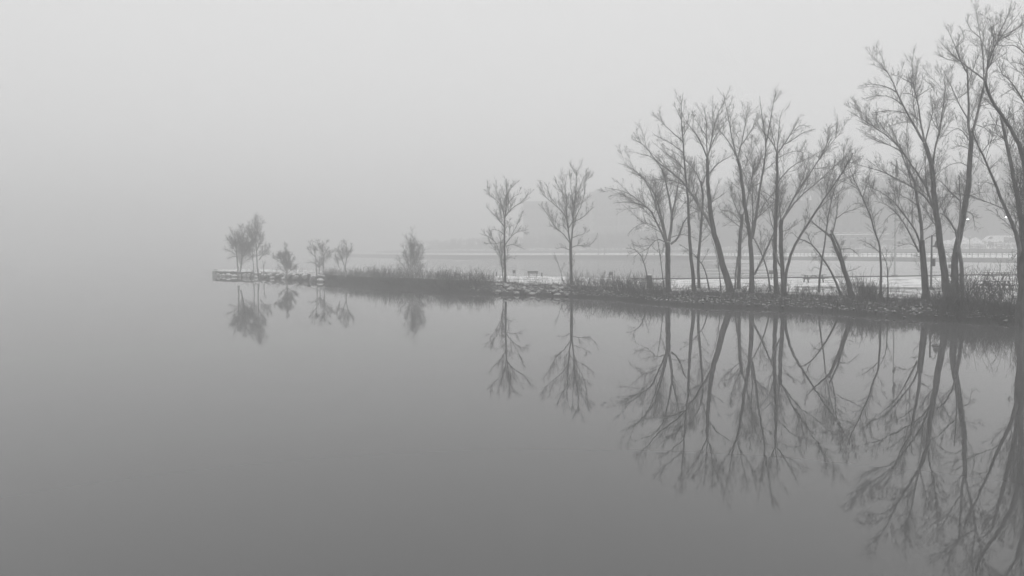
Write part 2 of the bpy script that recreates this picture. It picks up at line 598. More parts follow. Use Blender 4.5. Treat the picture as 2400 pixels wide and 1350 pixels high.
# end wall of the spit (its far left tip)
s, c, b, zt = section(505)
tipw = MB()
dirv = (b - s); dirv[2] = 0
tipw.add([s + (-0.3, -.6, -0.5), b + (-0.3, 0, -zt - 0.5), b + (-0.3, 0, 0.02), s + (-0.3, -.6, zt + .02),
          s + (0.5, -.6, -0.5), b + (0.5, 0, -zt - 0.5), b + (0.5, 0, 0.02), s + (0.5, -.6, zt + .02)],
         [(0, 3, 2, 1), (4, 5, 6, 7), (3, 7, 6, 2), (0, 4, 7, 3), (1, 2, 6, 5)])
tag(link('end_wall', tipw.mesh('end_wall', M_STONE)), 'low concrete wall closing the far tip of the spit', 'wall')

# harbour ice behind the spit
def ice_material():
    m = bpy.data.materials.new('harbour_ice')
    m.use_nodes = True
    n = m.node_tree
    b = n.nodes['Principled BSDF']
    g = n.nodes.new('ShaderNodeNewGeometry')
    mp = n.nodes.new('ShaderNodeMapping')
    mp.inputs['Scale'].default_value = (0.035, 0.15, 1)
    mp.inputs['Rotation'].default_value = (0, 0, 0.35)
    nz = n.nodes.new('ShaderNodeTexNoise')
    nz.inputs['Scale'].default_value = 1.0
    nz.inputs['Detail'].default_value = 6
    nz.inputs['Roughness'].default_value = 0.55
    sp = n.nodes.new('ShaderNodeSeparateXYZ')
    n.links.new(g.outputs['Position'], mp.inputs[0])
    n.links.new(g.outputs['Position'], sp.inputs[0])
    n.links.new(mp.outputs[0], nz.inputs['Vector'])
    mr = n.nodes.new('ShaderNodeMapRange')       # more snow lies on the ice towards the sheltered inner end
    mr.inputs['From Min'].default_value, mr.inputs['From Max'].default_value = 16, 42
    mr.inputs['To Min'].default_value, mr.inputs['To Max'].default_value = -0.2, 0.16
    sx = n.nodes.new('ShaderNodeMath')
    sx.operation = 'MULTIPLY_ADD'
    n.links.new(sp.outputs['Y'], sx.inputs[0])
    sx.inputs[1].default_value = -0.22
    n.links.new(sp.outputs['X'], sx.inputs[2])
    s2 = n.nodes.new('ShaderNodeMath')
    s2.operation = 'ADD'
    n.links.new(sx.outputs[0], s2.inputs[0])
    s2.inputs[1].default_value = 20
    n.links.new(s2.outputs[0], mr.inputs['Value'])
    ad = n.nodes.new('ShaderNodeMath')
    ad.operation = 'ADD'
    n.links.new(nz.outputs['Fac'], ad.inputs[0])
    n.links.new(mr.outputs[0], ad.inputs[1])
    cr = n.nodes.new('ShaderNodeMapRange')
    cr.inputs['From Min'].default_value, cr.inputs['From Max'].default_value = 0.44, 0.60
    n.links.new(ad.outputs[0], cr.inputs['Value'])
    mi = n.nodes.new('ShaderNodeMix')
    mi.data_type = 'RGBA'
    n.links.new(cr.outputs[0], mi.inputs[0])
    mi.inputs[6].default_value = (0.15, 0.15, 0.15, 1)
    mi.inputs[7].default_value = (0.42, 0.42, 0.42, 1)
    n.links.new(mi.outputs[2], b.inputs['Base Color'])
    r2 = n.nodes.new('ShaderNodeMapRange')
    r2.inputs['To Min'].default_value, r2.inputs['To Max'].default_value = 0.07, 0.6
    n.links.new(cr.outputs[0], r2.inputs['Value'])
    n.links.new(r2.outputs[0], b.inputs['Roughness'])
    return m

# far wall line: photograph x -> wall top at z 0.95
WALLTOP = [(600, 594.0), (1085, 598.2), (1500, 598.0), (1700, 600.0), (1900, 601.6), (2300, 604.2), (2800, 608)]
FARZ = 0.95
far_line = [at_z(x, lut(WALLTOP, x), FARZ) for x in (780, 1085, 1500, 1700, 1900, 2100, 2300, 2500, 2800)]
ice_pts = []
for px in (1360, 1500, 1700, 1900, 2100, 2300, 2500, 2800):
    s, c, b, zt = section(px)
    ice_pts.append((b[0], b[1] - 0.6, 0.012))
far_pts = [(p[0], p[1] + 0.3, 0.012) for p in far_line[1:]]
rows = []
for a in np.linspace(0, 1, 12):
    rows.append([])
    for q in np.linspace(0, 1, 10):
        i0 = a * (len(ice_pts) - 1); j0 = a * (len(far_pts) - 1)
        pa = np.array([np.interp(i0, range(len(ice_pts)), [p[d] for p in ice_pts]) for d in range(3)])
        pb = np.array([np.interp(j0, range(len(far_pts)), [p[d] for p in far_pts]) for d in range(3)])
        rows[-1].append(pa + (pb - pa) * q)
tag(grid_obj('ice', rows, ice_material()), kind='structure')

# far shore, swept along the wall line
def far_dir(i):
    p = far_line
    a = p[max(i - 1, 0)]; b_ = p[min(i + 1, len(p) - 1)]
    d = (b_ - a)[:2]
    n_ = np.array((-d[1], d[0])) / np.linalg.norm(d)
    if n_[1] < 0:
        n_ = -n_
    return n_
# n_ points away from the camera, inland

def sweep(name, prof, m, smooth=False, sub=6):
    rows = []
    for i in range(len(far_line)):
        nxt = far_line[i]
        rows.append([(nxt[0] + far_dir(i)[0] * o, nxt[1] + far_dir(i)[1] * o, z) for o, z in prof])
    return grid_obj(name, rows, m, smooth)

def far_at(px, off):
    """point of the far shore seen at photograph column px, off metres inland of the wall"""
    best = None
    P_ = []
    for i in range(len(far_line)):
        n_ = far_dir(i)
        P_.append((far_line[i][0] + n_[0] * off, far_line[i][1] + n_[1] * off))
    r = ray(px, 600)
    sl = r.x / r.y
    for i in range(len(P_) - 1):
        (x0, y0), (x1, y1) = P_[i], P_[i + 1]
        f0, f1 = x0 - sl * y0, x1 - sl * y1
        if f0 * f1 <= 0:
            t = f0 / (f0 - f1)
            return np.array((x0 + (x1 - x0) * t, y0 + (y1 - y0) * t)), math.atan2(y1 - y0, x1 - x0)
    return np.array(P_[-1]), 0.0

def far_depth(px, Y):
    r = ray(px, 600)
    return np.array((r.x / r.y * Y, Y))

sw = sweep('harbour_wall', [(-0.3, -0.5), (-0.3, FARZ), (0.5, FARZ), (0.5, -0.5)], M_CONC)
tag(sw, 'long grey concrete seawall along the far side of the harbour', 'seawall')
tag(sweep('promenade', [(0.52, 0.0), (0.52, FARZ + 0.06), (15, FARZ + 0.15), (30.2, FARZ + 0.4)], M_SNOW), kind='structure')
sw = sweep('terrace_wall', [(30, 0.5), (30, 2.4), (30.6, 2.4), (30.6, 0.5)], M_STONE2)
tag(sw, 'grey retaining wall between the promenade and the car park', 'retaining wall')
tag(sweep('embankment', [(30.62, 1.9), (30.62, 2.42), (34, 2.5), (40, 2.85), (50, 3.5), (90, 3.7), (130, 3.9)], patchy('embankment_snow', 0.72, 0.10, 0.35, 0.47, 0.55)), kind='structure')

# hill behind the right half of the harbour
SKYL = [(1000, 580), (1230, 574), (1480, 566), (1600, 530), (1690, 482), (1800, 476), (1900, 474), (2000, 470), (2100, 470), (2200, 458), (2300, 438), (2400, 420), (2500, 408), (2800, 390)]
rows = []
for px in np.arange(1000, 2850, 12):
    row = []
    Yt = 330.0 - (px - 1100) * 0.065
    a0, _ = far_at(px, 46)
    y0 = max(a0[1], 236.0)
    Yt = y0 + 26
    ztop = at_depth(px, lut(SKYL, px) - 4, Yt)[2]
    for u in (0, 0.15, 0.3, 0.45, 0.6, 0.75, 0.9, 1.0, 1.3):
        Y = y0 + (Yt - y0) * u
        q = far_depth(px, Y)
        z = 3.4 + (max(ztop, 3.6) - 3.4) * (math.sin(min(u, 1.0) * math.pi / 2) ** 1.3) + 0.8 * fbm(q[0] * .1, q[1] * .1)
        row.append((q[0], q[1], z))
    rows.append(row)
hill_rows = np.array(rows)
tag(grid_obj('hill', rows, patchy('hill_floor', 0.06, 0.025, 0.3, 0.4, 0.7)), kind='structure')

# far-off leafless wood over the hill: one mass
def wood():
    P0, R0 = [], []
    n = 0
    for _ in range(900):
        i = random.randint(0, hill_rows.shape[0] - 2); j = random.choice((1, 2, 3, 4, 5, 6, 7, 7, 7))
        u, v = random.random(), random.random()
        p = hill_rows[i, j] * (1 - u) + hill_rows[i + 1, j] * u
        p = p + (hill_rows[i, j - 1] - p) * v * 0.6
        h = random.uniform(6, 11) * (0.4 if i < 46 else 1.0)
        for q in range(3):
            d = RNG.normal(size=3) * 0.16 + np.array((0, 0, 1))
            pts = [p + np.array((0, 0, -0.5))]
            for s_ in range(5):
                d = d + RNG.normal(size=3) * 0.10
                pts.append(pts[-1] + d / np.linalg.norm(d) * h / 5)
            P0.append(pts); R0.append(np.linspace(0.16, 0.04, 6))
    P0, R0 = np.array(P0), np.array(R0)
    g = [tube_arrays(P0, R0, 4)]
    P1, R1, L1 = spawn(P0, R0, 9, np.full(len(P0), 3.0), (0.4, 1.0), 0.3, 4, 0.25, 0.6, 0.04)
    g.append(tube_arrays(P1, R1, 3))
    P2, R2, L2 = spawn(P1, R1, 3, L1 * .5, (0.4, 1.0), 0.3, 3, 0.2, 0.8, 0.035)
    g.append(tube_arrays(P2, R2, 3))
    return quick_mesh('far_wood', g, M_TWIG)
tag(link('far_wood', wood()), 'hazy leafless wood covering the hillside beyond the harbour', 'woodland', kind='stuff')

# ------------------------------------------------------------------ buildings of the far town
def building(name, label, px0, px1, Y, top_py, wall_m, nx, nz_, depth=14, gable=False, ledges=(), base_z=3.2, vents=()):
    a, b_ = far_depth(px0, Y), far_depth(px1, Y)
    W = b_[0] - a[0]
    H = at_depth((px0 + px1) / 2, top_py, Y)[2] - base_z
    th = thing(name, label, 'building', (a[0] + W / 2, Y, base_z))
    part('wall', MB().box((0, depth / 2, H / 2 - 1), (W, depth, H + 2)), wall_m, th)
    if gable:
        rh = min(3.0, W * 0.2)
        rf = MB().add([(-W / 2 - .4, -.4, H), (W / 2 + .4, -.4, H), (W / 2 + .4, depth + .4, H), (-W / 2 - .4, depth + .4, H), (-W / 2 - .4, depth / 2, H + rh), (W / 2 + .4, depth / 2, H + rh)],
                      [(0, 1, 5, 4), (2, 3, 4, 5), (1, 2, 5), (3, 0, 4), (3, 2, 1, 0)])
        r = part('roof', rf, M_SNOW if gable == 'snow' else M_CONC, th)
    else:
        r = part('roof', MB().box((0, depth / 2, H + 1.01 - 0.7), (W + 0.5, depth + 0.5, 0.6)), M_CONC, th)
    for vx, vw, vh in vents:
        part('chimney', MB().box((vx * W, depth * 0.3, H + vh / 2), (vw, vw, vh)), wall_m, r)
    win = MB().box((0, 0, 0), (W / nx * 0.42, 0.12, H / nz_ * 0.52)).mesh('window', M_GLASS)
    fw, fh = W / nx * 0.42 + .25, H / nz_ * 0.52 + .25
    fm = MB().box((0, -0.03, -fh / 2), (fw, 0.22, 0.2)).mesh('sill', M_TRIM)
    for i in range(nx):
        for j in range(nz_):
            x = -W / 2 + W * (i + 0.5) / nx
            z = H * (j + 0.5) / nz_
            o = link('window', win, th, (x, -0.03, z))
            link('sill', fm, o, (0, 0, 0))
    for lz in ledges:
        part('ledge', MB().box((0, -0.25, lz * H), (W, 0.5, 0.25)), M_SNOW, th)
    return th

building('apartment_block', 'long low pale block between the two lone trees, nearly lost in fog', 1228, 1318, 440, 474, M_BRICK, 6, 5)
building('apartment_block', 'taller right wing of the pale block, behind the right lone tree', 1319, 1384, 432, 464, M_BRICK, 4, 6)
building('stair_tower', 'narrow lighter tower joining the two foggy blocks', 1386, 1398, 424, 452, M_STONE, 1, 7, depth=8)
building('mill_building', 'tall dark foggy block left of the big bare trees', 1400, 1450, 410, 446, M_BRICK, 4, 6)
building('mill_building', 'lower foggy block behind the drooping branches of the thick forked tree', 1451, 1500, 402, 466, M_BRICK, 4, 5)
building('brick_house', 'dim brick building with snowy ledge and tall chimneys seen between the leaning trees', 1950, 2082, 232, 532, M_BRICK, 7, 3, ledges=(0.62,), vents=((-0.33, 1.4, 3.0), (-0.08, 1.6, 3.4), (0.16, 1.4, 3.2), (0.38, 1.4, 2.6)))
building('snow_roofed_house', 'low dark house with white snow covered roof at the right edge', 2350, 2410, 238, 555, M_BRICK, 4, 1, depth=7, gable='snow')
building('garden_shed', 'small dark flat roofed shed on the promenade behind the forked trees', 1766, 1788, 226, 574, M_TIMBER, 1, 1, depth=4, base_z=1.0)

q, _r = far_at(2322, 44)
o = link('barrier_block', MB().box((0, 0, 0.5), (1.5, 0.7, 1.1), taper=0.62).mesh('barrier_block', M_CONC), None, (q[0], q[1], 3.0))
tag(o, 'grey tapered concrete block on the snow below the white van', 'barrier')

# ------------------------------------------------------------------ promenade railing
def railing():
    th = thing('railing', 'thin metal railing along the far harbour promenade', 'railing')
    path = []
    for px in np.linspace(1560, 2440, 60):
        q, _ = far_at(px, 0.9)
        path.append((q[0], q[1]))
    path = np.array(path)
    d = np.r_[0, np.cumsum(np.linalg.norm(np.diff(path, axis=0), axis=1))]
    post = MB().box((0, 0, 0.5), (0.09, 0.09, 1.05)).mesh('post', M_METAL)
    n = 96
    for s_ in np.linspace(0, d[-1], n):
        link('post', post, th, (float(np.interp(s_, d, path[:, 0])), float(np.interp(s_, d, path[:, 1])), FARZ + 0.06))
    for z in (0.55, 1.02):
        t = MB().tube([(p[0], p[1], FARZ + 0.06 + z) for p in path], [0.05] * len(path), 5)
        part('rail', t, M_METAL, th)
railing()

# ------------------------------------------------------------------ vehicles
def vehicle(name, label, px, Y, z, Lg, Hh, body_prof, m, facing=1, cat='van'):
    q = far_depth(px, Y)
    th = thing(name, label, cat, (q[0], q[1], z))
    k = facing
    Wd = 1.9
    part('body', MB().prism([(x * Lg * k, y * Hh) for x, y in body_prof], -Wd / 2, Wd / 2), m, th)
    # side windows and windscreen proud of the side facing the camera
    wn = [(-0.40, .60), (-0.30, .86), (-0.13, .90), (-0.13, .60)]
    part('window', MB().prism([(x * Lg * k, y * Hh) for x, y in wn], -Wd / 2 - 0.012, -Wd / 2 + 0.05), M_GLASS, th)
    wn2 = [(-0.10, .60), (-0.10, .90), (0.12, .91), (0.12, .60)]
    part('window', MB().prism([(x * Lg * k, y * Hh) for x, y in wn2], -Wd / 2 - 0.012, -Wd / 2 + 0.05), M_GLASS if cat == 'car' else m, th)
    for x in (-0.31, 0.30):
        for y in (-Wd / 2 + .08, Wd / 2 - .08):
            a = np.linspace(0, 2 * np.pi, 15)[:-1]
            wh = link('wheel', MB().prism([(0.34 * math.cos(t), 0.34 * math.sin(t)) for t in a], -0.12, 0.12).mesh('wheel', M_TYRE), th, (x * Lg * k, y, 0.34))
            link('rim', MB().prism([(0.18 * math.cos(t), 0.18 * math.sin(t)) for t in a], -0.135, 0.135).mesh('rim', M_PALE), wh)
    part('headlight', MB().box((-0.485 * Lg * k, -0.6, 0.36 * Hh), (0.08, 0.3, 0.18)), M_GLASS, th)
    part('headlight', MB().box((-0.485 * Lg * k, 0.6, 0.36 * Hh), (0.08, 0.3, 0.18)), M_GLASS, th)
    part('bumper', MB().box((-0.495 * Lg * k, 0, 0.2 * Hh), (0.12, 1.8, 0.2)), M_DARKP, th)
    part('roof_snow', MB().box((0.12 * Lg * k, 0, Hh * 0.985 + 0.03), (Lg * 0.62, 1.6, 0.09)), M_SNOW, th)
    return th
VAN = [(-0.5, .16), (-0.5, .42), (-0.46, .54), (-0.38, .62), (-0.24, .95), (-0.18, .99), (0.44, 1.0), (0.49, .93), (0.5, .16)]
SUV = [(-0.5, .18), (-0.5, .5), (-0.47, .58), (-0.26, .64), (-0.14, .96), (-0.06, 1.0), (0.36, .98), (0.46, .64), (0.5, .55), (0.5, .18)]
vehicle('parked_van', 'white panel van parked above the far seawall on the right', 2326, 216, 3.62, 5.0, 2.1, VAN, M_WHITE)
vehicle('parked_car', 'dark snow topped car parked beyond the harbour, left of the hanging lamp', 2124, 226, 3.6, 4.9, 2.0, SUV, M_DARKP, cat='car')
vehicle('parked_car', 'dim dark car parked directly right of the white van', 2372, 219, 3.62, 4.4, 1.6, SUV, M_DARKP, cat='car')

vehicle('parked_car', 'dim dark car parked between the leaning trees, left of the brick house', 1938, 222, 3.55, 4.5, 1.5, SUV, M_DARKP, cat='car')
vehicle('parked_car', 'dim snow topped car parked between the gap tree and the flagpole', 2079, 221, 3.55, 4.6, 1.5, SUV, M_DARKP, cat='car')

# ------------------------------------------------------------------ snow heaps in the car park
def heap(px, Y, w_, h, label):
    q = far_depth(px, Y)
    rows = []
    for i in range(9):
        a = i / 8
        rad = w_ / 2 * a
        rows.append([(rad * math.cos(t) * (1 + 0.12 * math.sin(3 * t + px)), rad * 0.55 * math.sin(t), h * (1 - a ** 1.6) + 0.12 * fbm(rad * 3 + t, t * 2 + px) * (1 - a) - 0.3 * (i == 8)) for t in np.linspace(0, 2 * math.pi, 25)])
    o = grid_obj('snow_heap', rows, M_HEAP)
    o.location = (q[0], q[1], 3.6)
    tag(o, label, 'snow heap', 'ploughed snow heaps in the car park')
M_HEAP = patchy('heap_snow', 0.75, 0.3, 1.2, 0.35, 0.55, 0.3)
heap(2250, 224, 6.5, 2.5, 'tall ploughed snow heap between the far lamp and the forked tree')
heap(2285, 226, 5.5, 1.7, 'low snow heap touching the nose of the white van')
heap(2220, 226, 5, 1.1, 'small snow heap at the left end of the heaps')

# ------------------------------------------------------------------ lamps and posts
def street_lamp(px, py, Y, label, lit=True, side=-1):
    q = far_depth(px, Y)
    h = at_depth(px, py, Y)[2] - 3.6
    th = thing('street_lamp', label, 'street lamp', (q[0] - side * 1.1, q[1], 3.6), 0, 'street lamps in the car park')
    part('pole', MB().tube([(0, 0, -0.3), (0, 0, h * 0.5), (0, 0, h + 0.1)], [0.1, 0.08, 0.06], 8), M_METAL, th)
    part('arm', MB().tube([(0, 0, h), (side * 0.6, 0, h + 0.22), (side * 0.95, 0, h + 0.15)], [0.045] * 3, 6), M_METAL, th)
    hd = part('lamp_head', MB().box((side * 1.1, 0, h + 0.13), (0.6, 0.28, 0.14), taper=0.8), M_METAL, th)
    part('bulb', MB().box((side * 1.1, 0, h + 0.0), (0.5, 0.24, 0.14), taper=1.0), M_LAMP, hd)
street_lamp(2266, 514, 228, 'lit street lamp glowing just right of the big forked tree')
street_lamp(2356, 509, 230, 'lit street lamp glowing above the white van, near the right edge', side=-1)

def promenade_lamp(px, top_py, label, off=3.0, kind='globe'):
    q, _ = far_at(px, off)
    h = at_depth(px, top_py, q[1])[2] - (FARZ + 0.06)
    th = thing('promenade_lamp', label, 'lamp post', (q[0], q[1], FARZ + 0.05), 0, 'lamp posts on the far promenade')
    part('pole', MB().tube([(0, 0, 0), (0, 0, h * .6), (0, 0, h - 0.3)], [0.13, 0.09, 0.07], 8), M_METAL if kind != 'globe' else M_PALE, th)
    part('base', MB().tube([(0, 0, 0), (0, 0, 0.35), (0, 0, 0.5)], [0.22, 0.2, 0.12], 8), M_METAL, th)
    part('lamp_head', MB().tube([(0, 0, h - 0.35), (0, 0, h - 0.25), (0, 0, h - .1), (0, 0, h), (0, 0, h + 0.08)], [0.1, 0.28, 0.34, 0.3, 0.05], 10), M_PALE, th)
promenade_lamp(1534, 571, 'pale lamp post on far promenade, left of the thick forked tree')
promenade_lamp(1402, 548, 'tall thin lamp post before the foggy blocks', kind='dark')
promenade_lamp(1417, 574, 'short lamp post right of the tall thin one on the far shore', kind='dark')
promenade_lamp(1914, 557, 'pale globe lamp post seen between the leaning trees', off=10)
promenade_lamp(2272, 553, 'dark lamp post before the snow heaps', off=22, kind='dark')
promenade_lamp(1326, 573, 'faint lamp post behind the right lone tree', kind='dark')

# park lamp with hanging bell on the spit
def park_lamp():
    base = at_z(2182, 679, 0.55)
    D = base[1]
    h = at_depth(2182, 551, D)[2] - 0.55
    th = thing('park_lamp', 'dark park lamp with gooseneck arm and hanging bell shade', 'lamp post', base)
    part('base', MB().tube([(0, 0, -.05), (0, 0, 0.1), (0, 0, 0.14), (0, 0, 0.35)], [0.24, 0.24, 0.16, 0.1], 10), M_METAL, th)
    part('pole', MB().tube([(0, 0, 0.1), (0, 0, h * 0.5), (0, 0, h)], [0.085, 0.075, 0.065], 8), M_METAL, th)
    arm = [(0.0, 0, h - 0.35), (0.08, 0, h - 0.02), (0.25, 0, h + 0.12), (0.42, 0, h + 0.04), (0.48, 0, h - 0.18), (0.48, 0, h - 0.34)]
    part('arm', MB().tube(arm, [0.03] * 6, 6), M_METAL, th)
    sh = part('lamp_shade', MB().tube([(0.5, 0, h - 0.3), (0.5, 0, h - 0.42), (0.5, 0, h - 0.55), (0.5, 0, h - 0.78), (0.5, 0, h - 0.9), (0.5, 0, h - 0.96)], [0.06, 0.12, 0.2, 0.26, 0.4, 0.41], 12), M_METAL, th)
    part('bulb', MB().tube([(0.5, 0, h - 0.96), (0.5, 0, h - 1.08), (0.5, 0, h - 1.12)], [0.2, 0.15, 0.04], 8), M_PALE, sh)
    part('control_box', MB().box((0.16, 0, h * 0.5), (0.22, 0.2, 0.62)), M_METAL, th)
park_lamp()

# flagpole with two furled flags
def flagpole():
    base = at_z(2096.8, 646, 0.55)
    D = base[1]
    h = at_depth(2096, 374, D)[2] - 0.55
    th = thing('flagpole', 'tall pale flagpole with two limp furled flags at the edge of the spit', 'flagpole', base)
    part('pole', MB().tube([(0, 0, -0.2), (0, 0, h * 0.5), (0, 0, h)], [0.12, 0.1, 0.045], 8), M_PALE, th)
    part('finial', MB().tube([(0, 0, h), (0, 0, h + 0.06), (0, 0, h + 0.14), (0, 0, h + 0.18)], [0.03, 0.08, 0.07, 0.01], 8), M_PALE, th)
    def furl(z0, z1, wmax):
        pts, rr = [], []
        for u in np.linspace(0, 1, 9):
            pts.append((0.05 + 0.05 * u + 0.03 * math.sin(u * 9), 0.02 * math.sin(u * 5), z1 - (z1 - z0) * u))
            rr.append(0.03 + wmax * (math.sin(min(u * 1.25, 1.0) * math.pi / 2)) * (1 if u < 0.85 else 0.7))
        return MB().tube(pts, rr, 9)
    z415 = at_depth(2096, 414, D)[2] - 0.55
    z432, z450 = at_depth(2096, 432, D)[2] - .55, at_depth(2096, 450, D)[2] - .55
    part('flag', furl(z415, h - 0.1, 0.15), M_FLAG, th)
    part('flag', furl(z450, z432, 0.15), M_FLAG, th)
    part('base_plate', MB().box((0, 0, 0.03), (0.5, 0.5, 0.1)), M_CONC, th)
flagpole()

# ------------------------------------------------------------------ picnic tables, grills, bench, posts, edge timber
def picnic_table(label, px, py_top, Lg=2.3, rz=0.0, zg=0.55):
    p = at_z(px, py_top, zg + 0.75)
    th = thing('picnic_table', label, 'picnic table', (p[0], p[1], zg), rz, 'picnic tables on the snowy spit')
    tp = MB()
    for i in range(5):
        tp.box((0, -0.32 + i * 0.16, 0.73), (Lg, 0.145, 0.045))
    part('table_top', tp, M_TIMBER, th)
    part('snow_cover', MB().box((0, 0, 0.775), (Lg * 0.7, 0.62, 0.035), taper=0.9), M_SNOW, th)
    for s_ in (-1, 1):
        part('bench_seat', MB().box((0, s_ * 0.75, 0.44), (Lg, 0.26, 0.05)), M_TIMBER, th)
    for x in (-Lg * 0.33, Lg * 0.33):
        part('crossbar', MB().box((x, 0, 0.38), (0.06, 1.6, 0.09)), M_TIMBER, th)
        for s_ in (-1, 1):
            part('leg', MB().add([(x - .04, s_ * .62, 0), (x + .04, s_ * .62, 0), (x + .04, s_ * .5, 0), (x - .04, s_ * .5, 0), (x - .04, s_ * .3, .7), (x + .04, s_ * .3, .7), (x + .04, s_ * .18, .7), (x - .04, s_ * .18, .7)],
                  [(0, 1, 2, 3), (4, 7, 6, 5), (0, 4, 5, 1), (1, 5, 6, 2), (2, 6, 7, 3), (3, 7, 4, 0)]), M_TIMBER, th)
    for q in (-1, 1):
        part('brace', MB().tube([(q * Lg * .33, 0, .38), (q * .05, 0, .68)], [.035, .035], 4), M_TIMBER, th)
picnic_table('picnic table standing alone behind the crossing slender trees', 1907, 644, 2.25, 0.02)
picnic_table('farther of the two picnic tables behind the tall brush', 2340, 638, 2.5, 0.03)
picnic_table('nearer of the two picnic tables half hidden by the tall brush', 2336, 658, 2.45, -0.03)

def grill(label, px, py_foot, py_top, wpx, zg=0.55, legs=1):
    p = at_z(px, py_foot, zg)
    h = at_depth(px, py_top, p[1])[2] - zg
    wd = wpx * p[1] / FPX
    th = thing('park_grill', label, 'park grill', p, 0, 'box grills on posts')
    bh = 0.4
    b = MB().box((0, 0, h - bh / 2 - 0.03), (wd, 0.4, bh - 0.06), taper=1.04)
    part('fire_box', b, M_METAL, th)
    part('lid', MB().box((0, 0, h - 0.01), (wd * 1.15, 0.46, 0.04)), M_METAL, th)
    for x in ((0,) if legs == 1 else (-wd * .35, wd * .35)):
        part('leg', MB().tube([(x, 0, -0.1), (x, 0, h - bh)], [0.04, 0.04], 6), M_METAL, th)
grill('box grill on a post left of the twin dark trunks', 1807.5, 655, 634, 8.5)
grill('box grill seen between the trunks right of the park lamp', 2229, 650, 620, 9)
grill('small box grill on two legs right of the left lone tree', 1205, 648, 633, 6.5, legs=2)
grill('box grill on legs behind the reeds, right of the two lone trees', 1432, 652, 637, 8, legs=2)

def bench():
    p = at_z(1249, 649, 0.57)
    th = thing('park_bench', 'low park bench on the snow between the two lone trees', 'bench', p)
    part('seat', MB().box((0, 0, 0.42), (1.35, 0.4, 0.06)), M_TIMBER, th)
    part('backrest', MB().box((0, 0.22, 0.62), (1.35, 0.05, 0.22)), M_TIMBER, th)
    for x in (-0.5, 0.5):
        part('leg', MB().box((x, 0, 0.2), (0.08, 0.36, 0.4)).box((x, 0.21, 0.45), (0.06, 0.05, 0.5)), M_METAL, th)
bench()

def bollard(label, px, py0, py1, wpx, zg=0.57):
    p = at_z(px, py0, zg)
    h = at_depth(px, py1, p[1])[2] - zg
    r = wpx * p[1] / FPX / 2
    th = thing('bollard', label, 'bollard', p, 0)
    part('post', MB().tube([(0, 0, -0.1), (0, 0, h * 0.85)], [r, r * .95], 9), M_METAL, th)
    part('cap', MB().tube([(0, 0, h * 0.85), (0, 0, h * .93), (0, 0, h)], [r * 1.25, r * 1.25, r * 0.5], 9), M_METAL, th)
bollard('short dark bollard right of the low park bench', 1270, 648, 639, 3)
bollard('thin bollard at the left end of the snowy lawn, left of the lone tree', 1164, 648, 637, 2.5)

def stump():
    p = at_z(1522, 676, 0.5)
    D = p[1]
    r = 13 * D / FPX / 2
    h = at_depth(1522, 645, D)[2] - 0.5
    th = thing('tree_stump', 'broken dark stump in the brush left of the thick forked tree', 'tree stump', p)
    pts = [(0, 0, -0.3), (0.02, 0, h * .4), (-0.01, 0, h * .8), (0, 0, h)]
    part('trunk', MB().tube(pts, [r * 1.2, r, r * 0.95, r * .8], 11), M_BARK, th)
    part('snow_cap', MB().tube([(0, 0, h), (0, 0, h + 0.05), (0, 0, h + 0.08)], [r * .78, r * .6, r * .2], 11), M_SNOW, th)
stump()

def fallen_branch():
    pts, D = [], at_z(1741, 713, 0.15)[1]
    for (x, y), dy in (((1740, 714), 0), ((1746, 706), .5), ((1752, 702), .9), ((1764, 699), 1.3)):
        pts.append(at_depth(x, y, D + dy))
    o = link('fallen_branch', MB().tube(pts, [0.05, 0.045, 0.035, 0.015], 6).tube([pts[1], pts[1] + (0.15, 0.1, 0.3), pts[1] + (0.2, 0.1, 0.55)], [0.025, 0.018, 0.01], 5).mesh('fallen_branch', M_STONE))
    tag(o, 'pale bare fallen branch lying bent on the dark bank below the wide V tree', 'branch')
fallen_branch()

def edge_timber():
    pts, rr = [], []
    for px in np.linspace(1480, 2700, 90):
        s, c, b, zt = section(px)
        pts.append((b[0], b[1] - 0.15, zt + 0.07)); rr.append(0.085)
    o = link('edge_timber', MB().tube(pts, rr, 6).mesh('edge_timber', M_TIMBER))
    tag(o, 'long dark edging timber along the back edge of the snowy spit', 'edging')
edge_timber()

# ------------------------------------------------------------------ rocks
def rock_mesh(seed, fl=0.6):
    r = np.random.default_rng(seed)
    import bmesh
    bm = bmesh.new()
    bmesh.ops.create_icosphere(bm, subdivisions=2, radius=1)
    ax = r.normal(size=(7, 3)); ax /= np.linalg.norm(ax, axis=1, keepdims=True)
    cut = r.uniform(0.55, 0.9, 7)
    for v in bm.verts:
        p = np.array(v.co)
        for a_, c_ in zip(ax, cut):
            d = p @ a_
            if d > c_:
                p = p - a_ * (d - c_)
        v.co = p * (1, 0.8, fl)
    me = bpy.data.meshes.new('rock')
    bm.to_mesh(me); bm.free()
    me.materials.append(M_ROCK)
    return me
ROCKS = [rock_mesh(i, random.uniform(0.5, 0.75)) for i in range(6)]
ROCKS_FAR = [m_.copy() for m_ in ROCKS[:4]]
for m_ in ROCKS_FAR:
    m_.materials[0] = M_ROCK_FAR
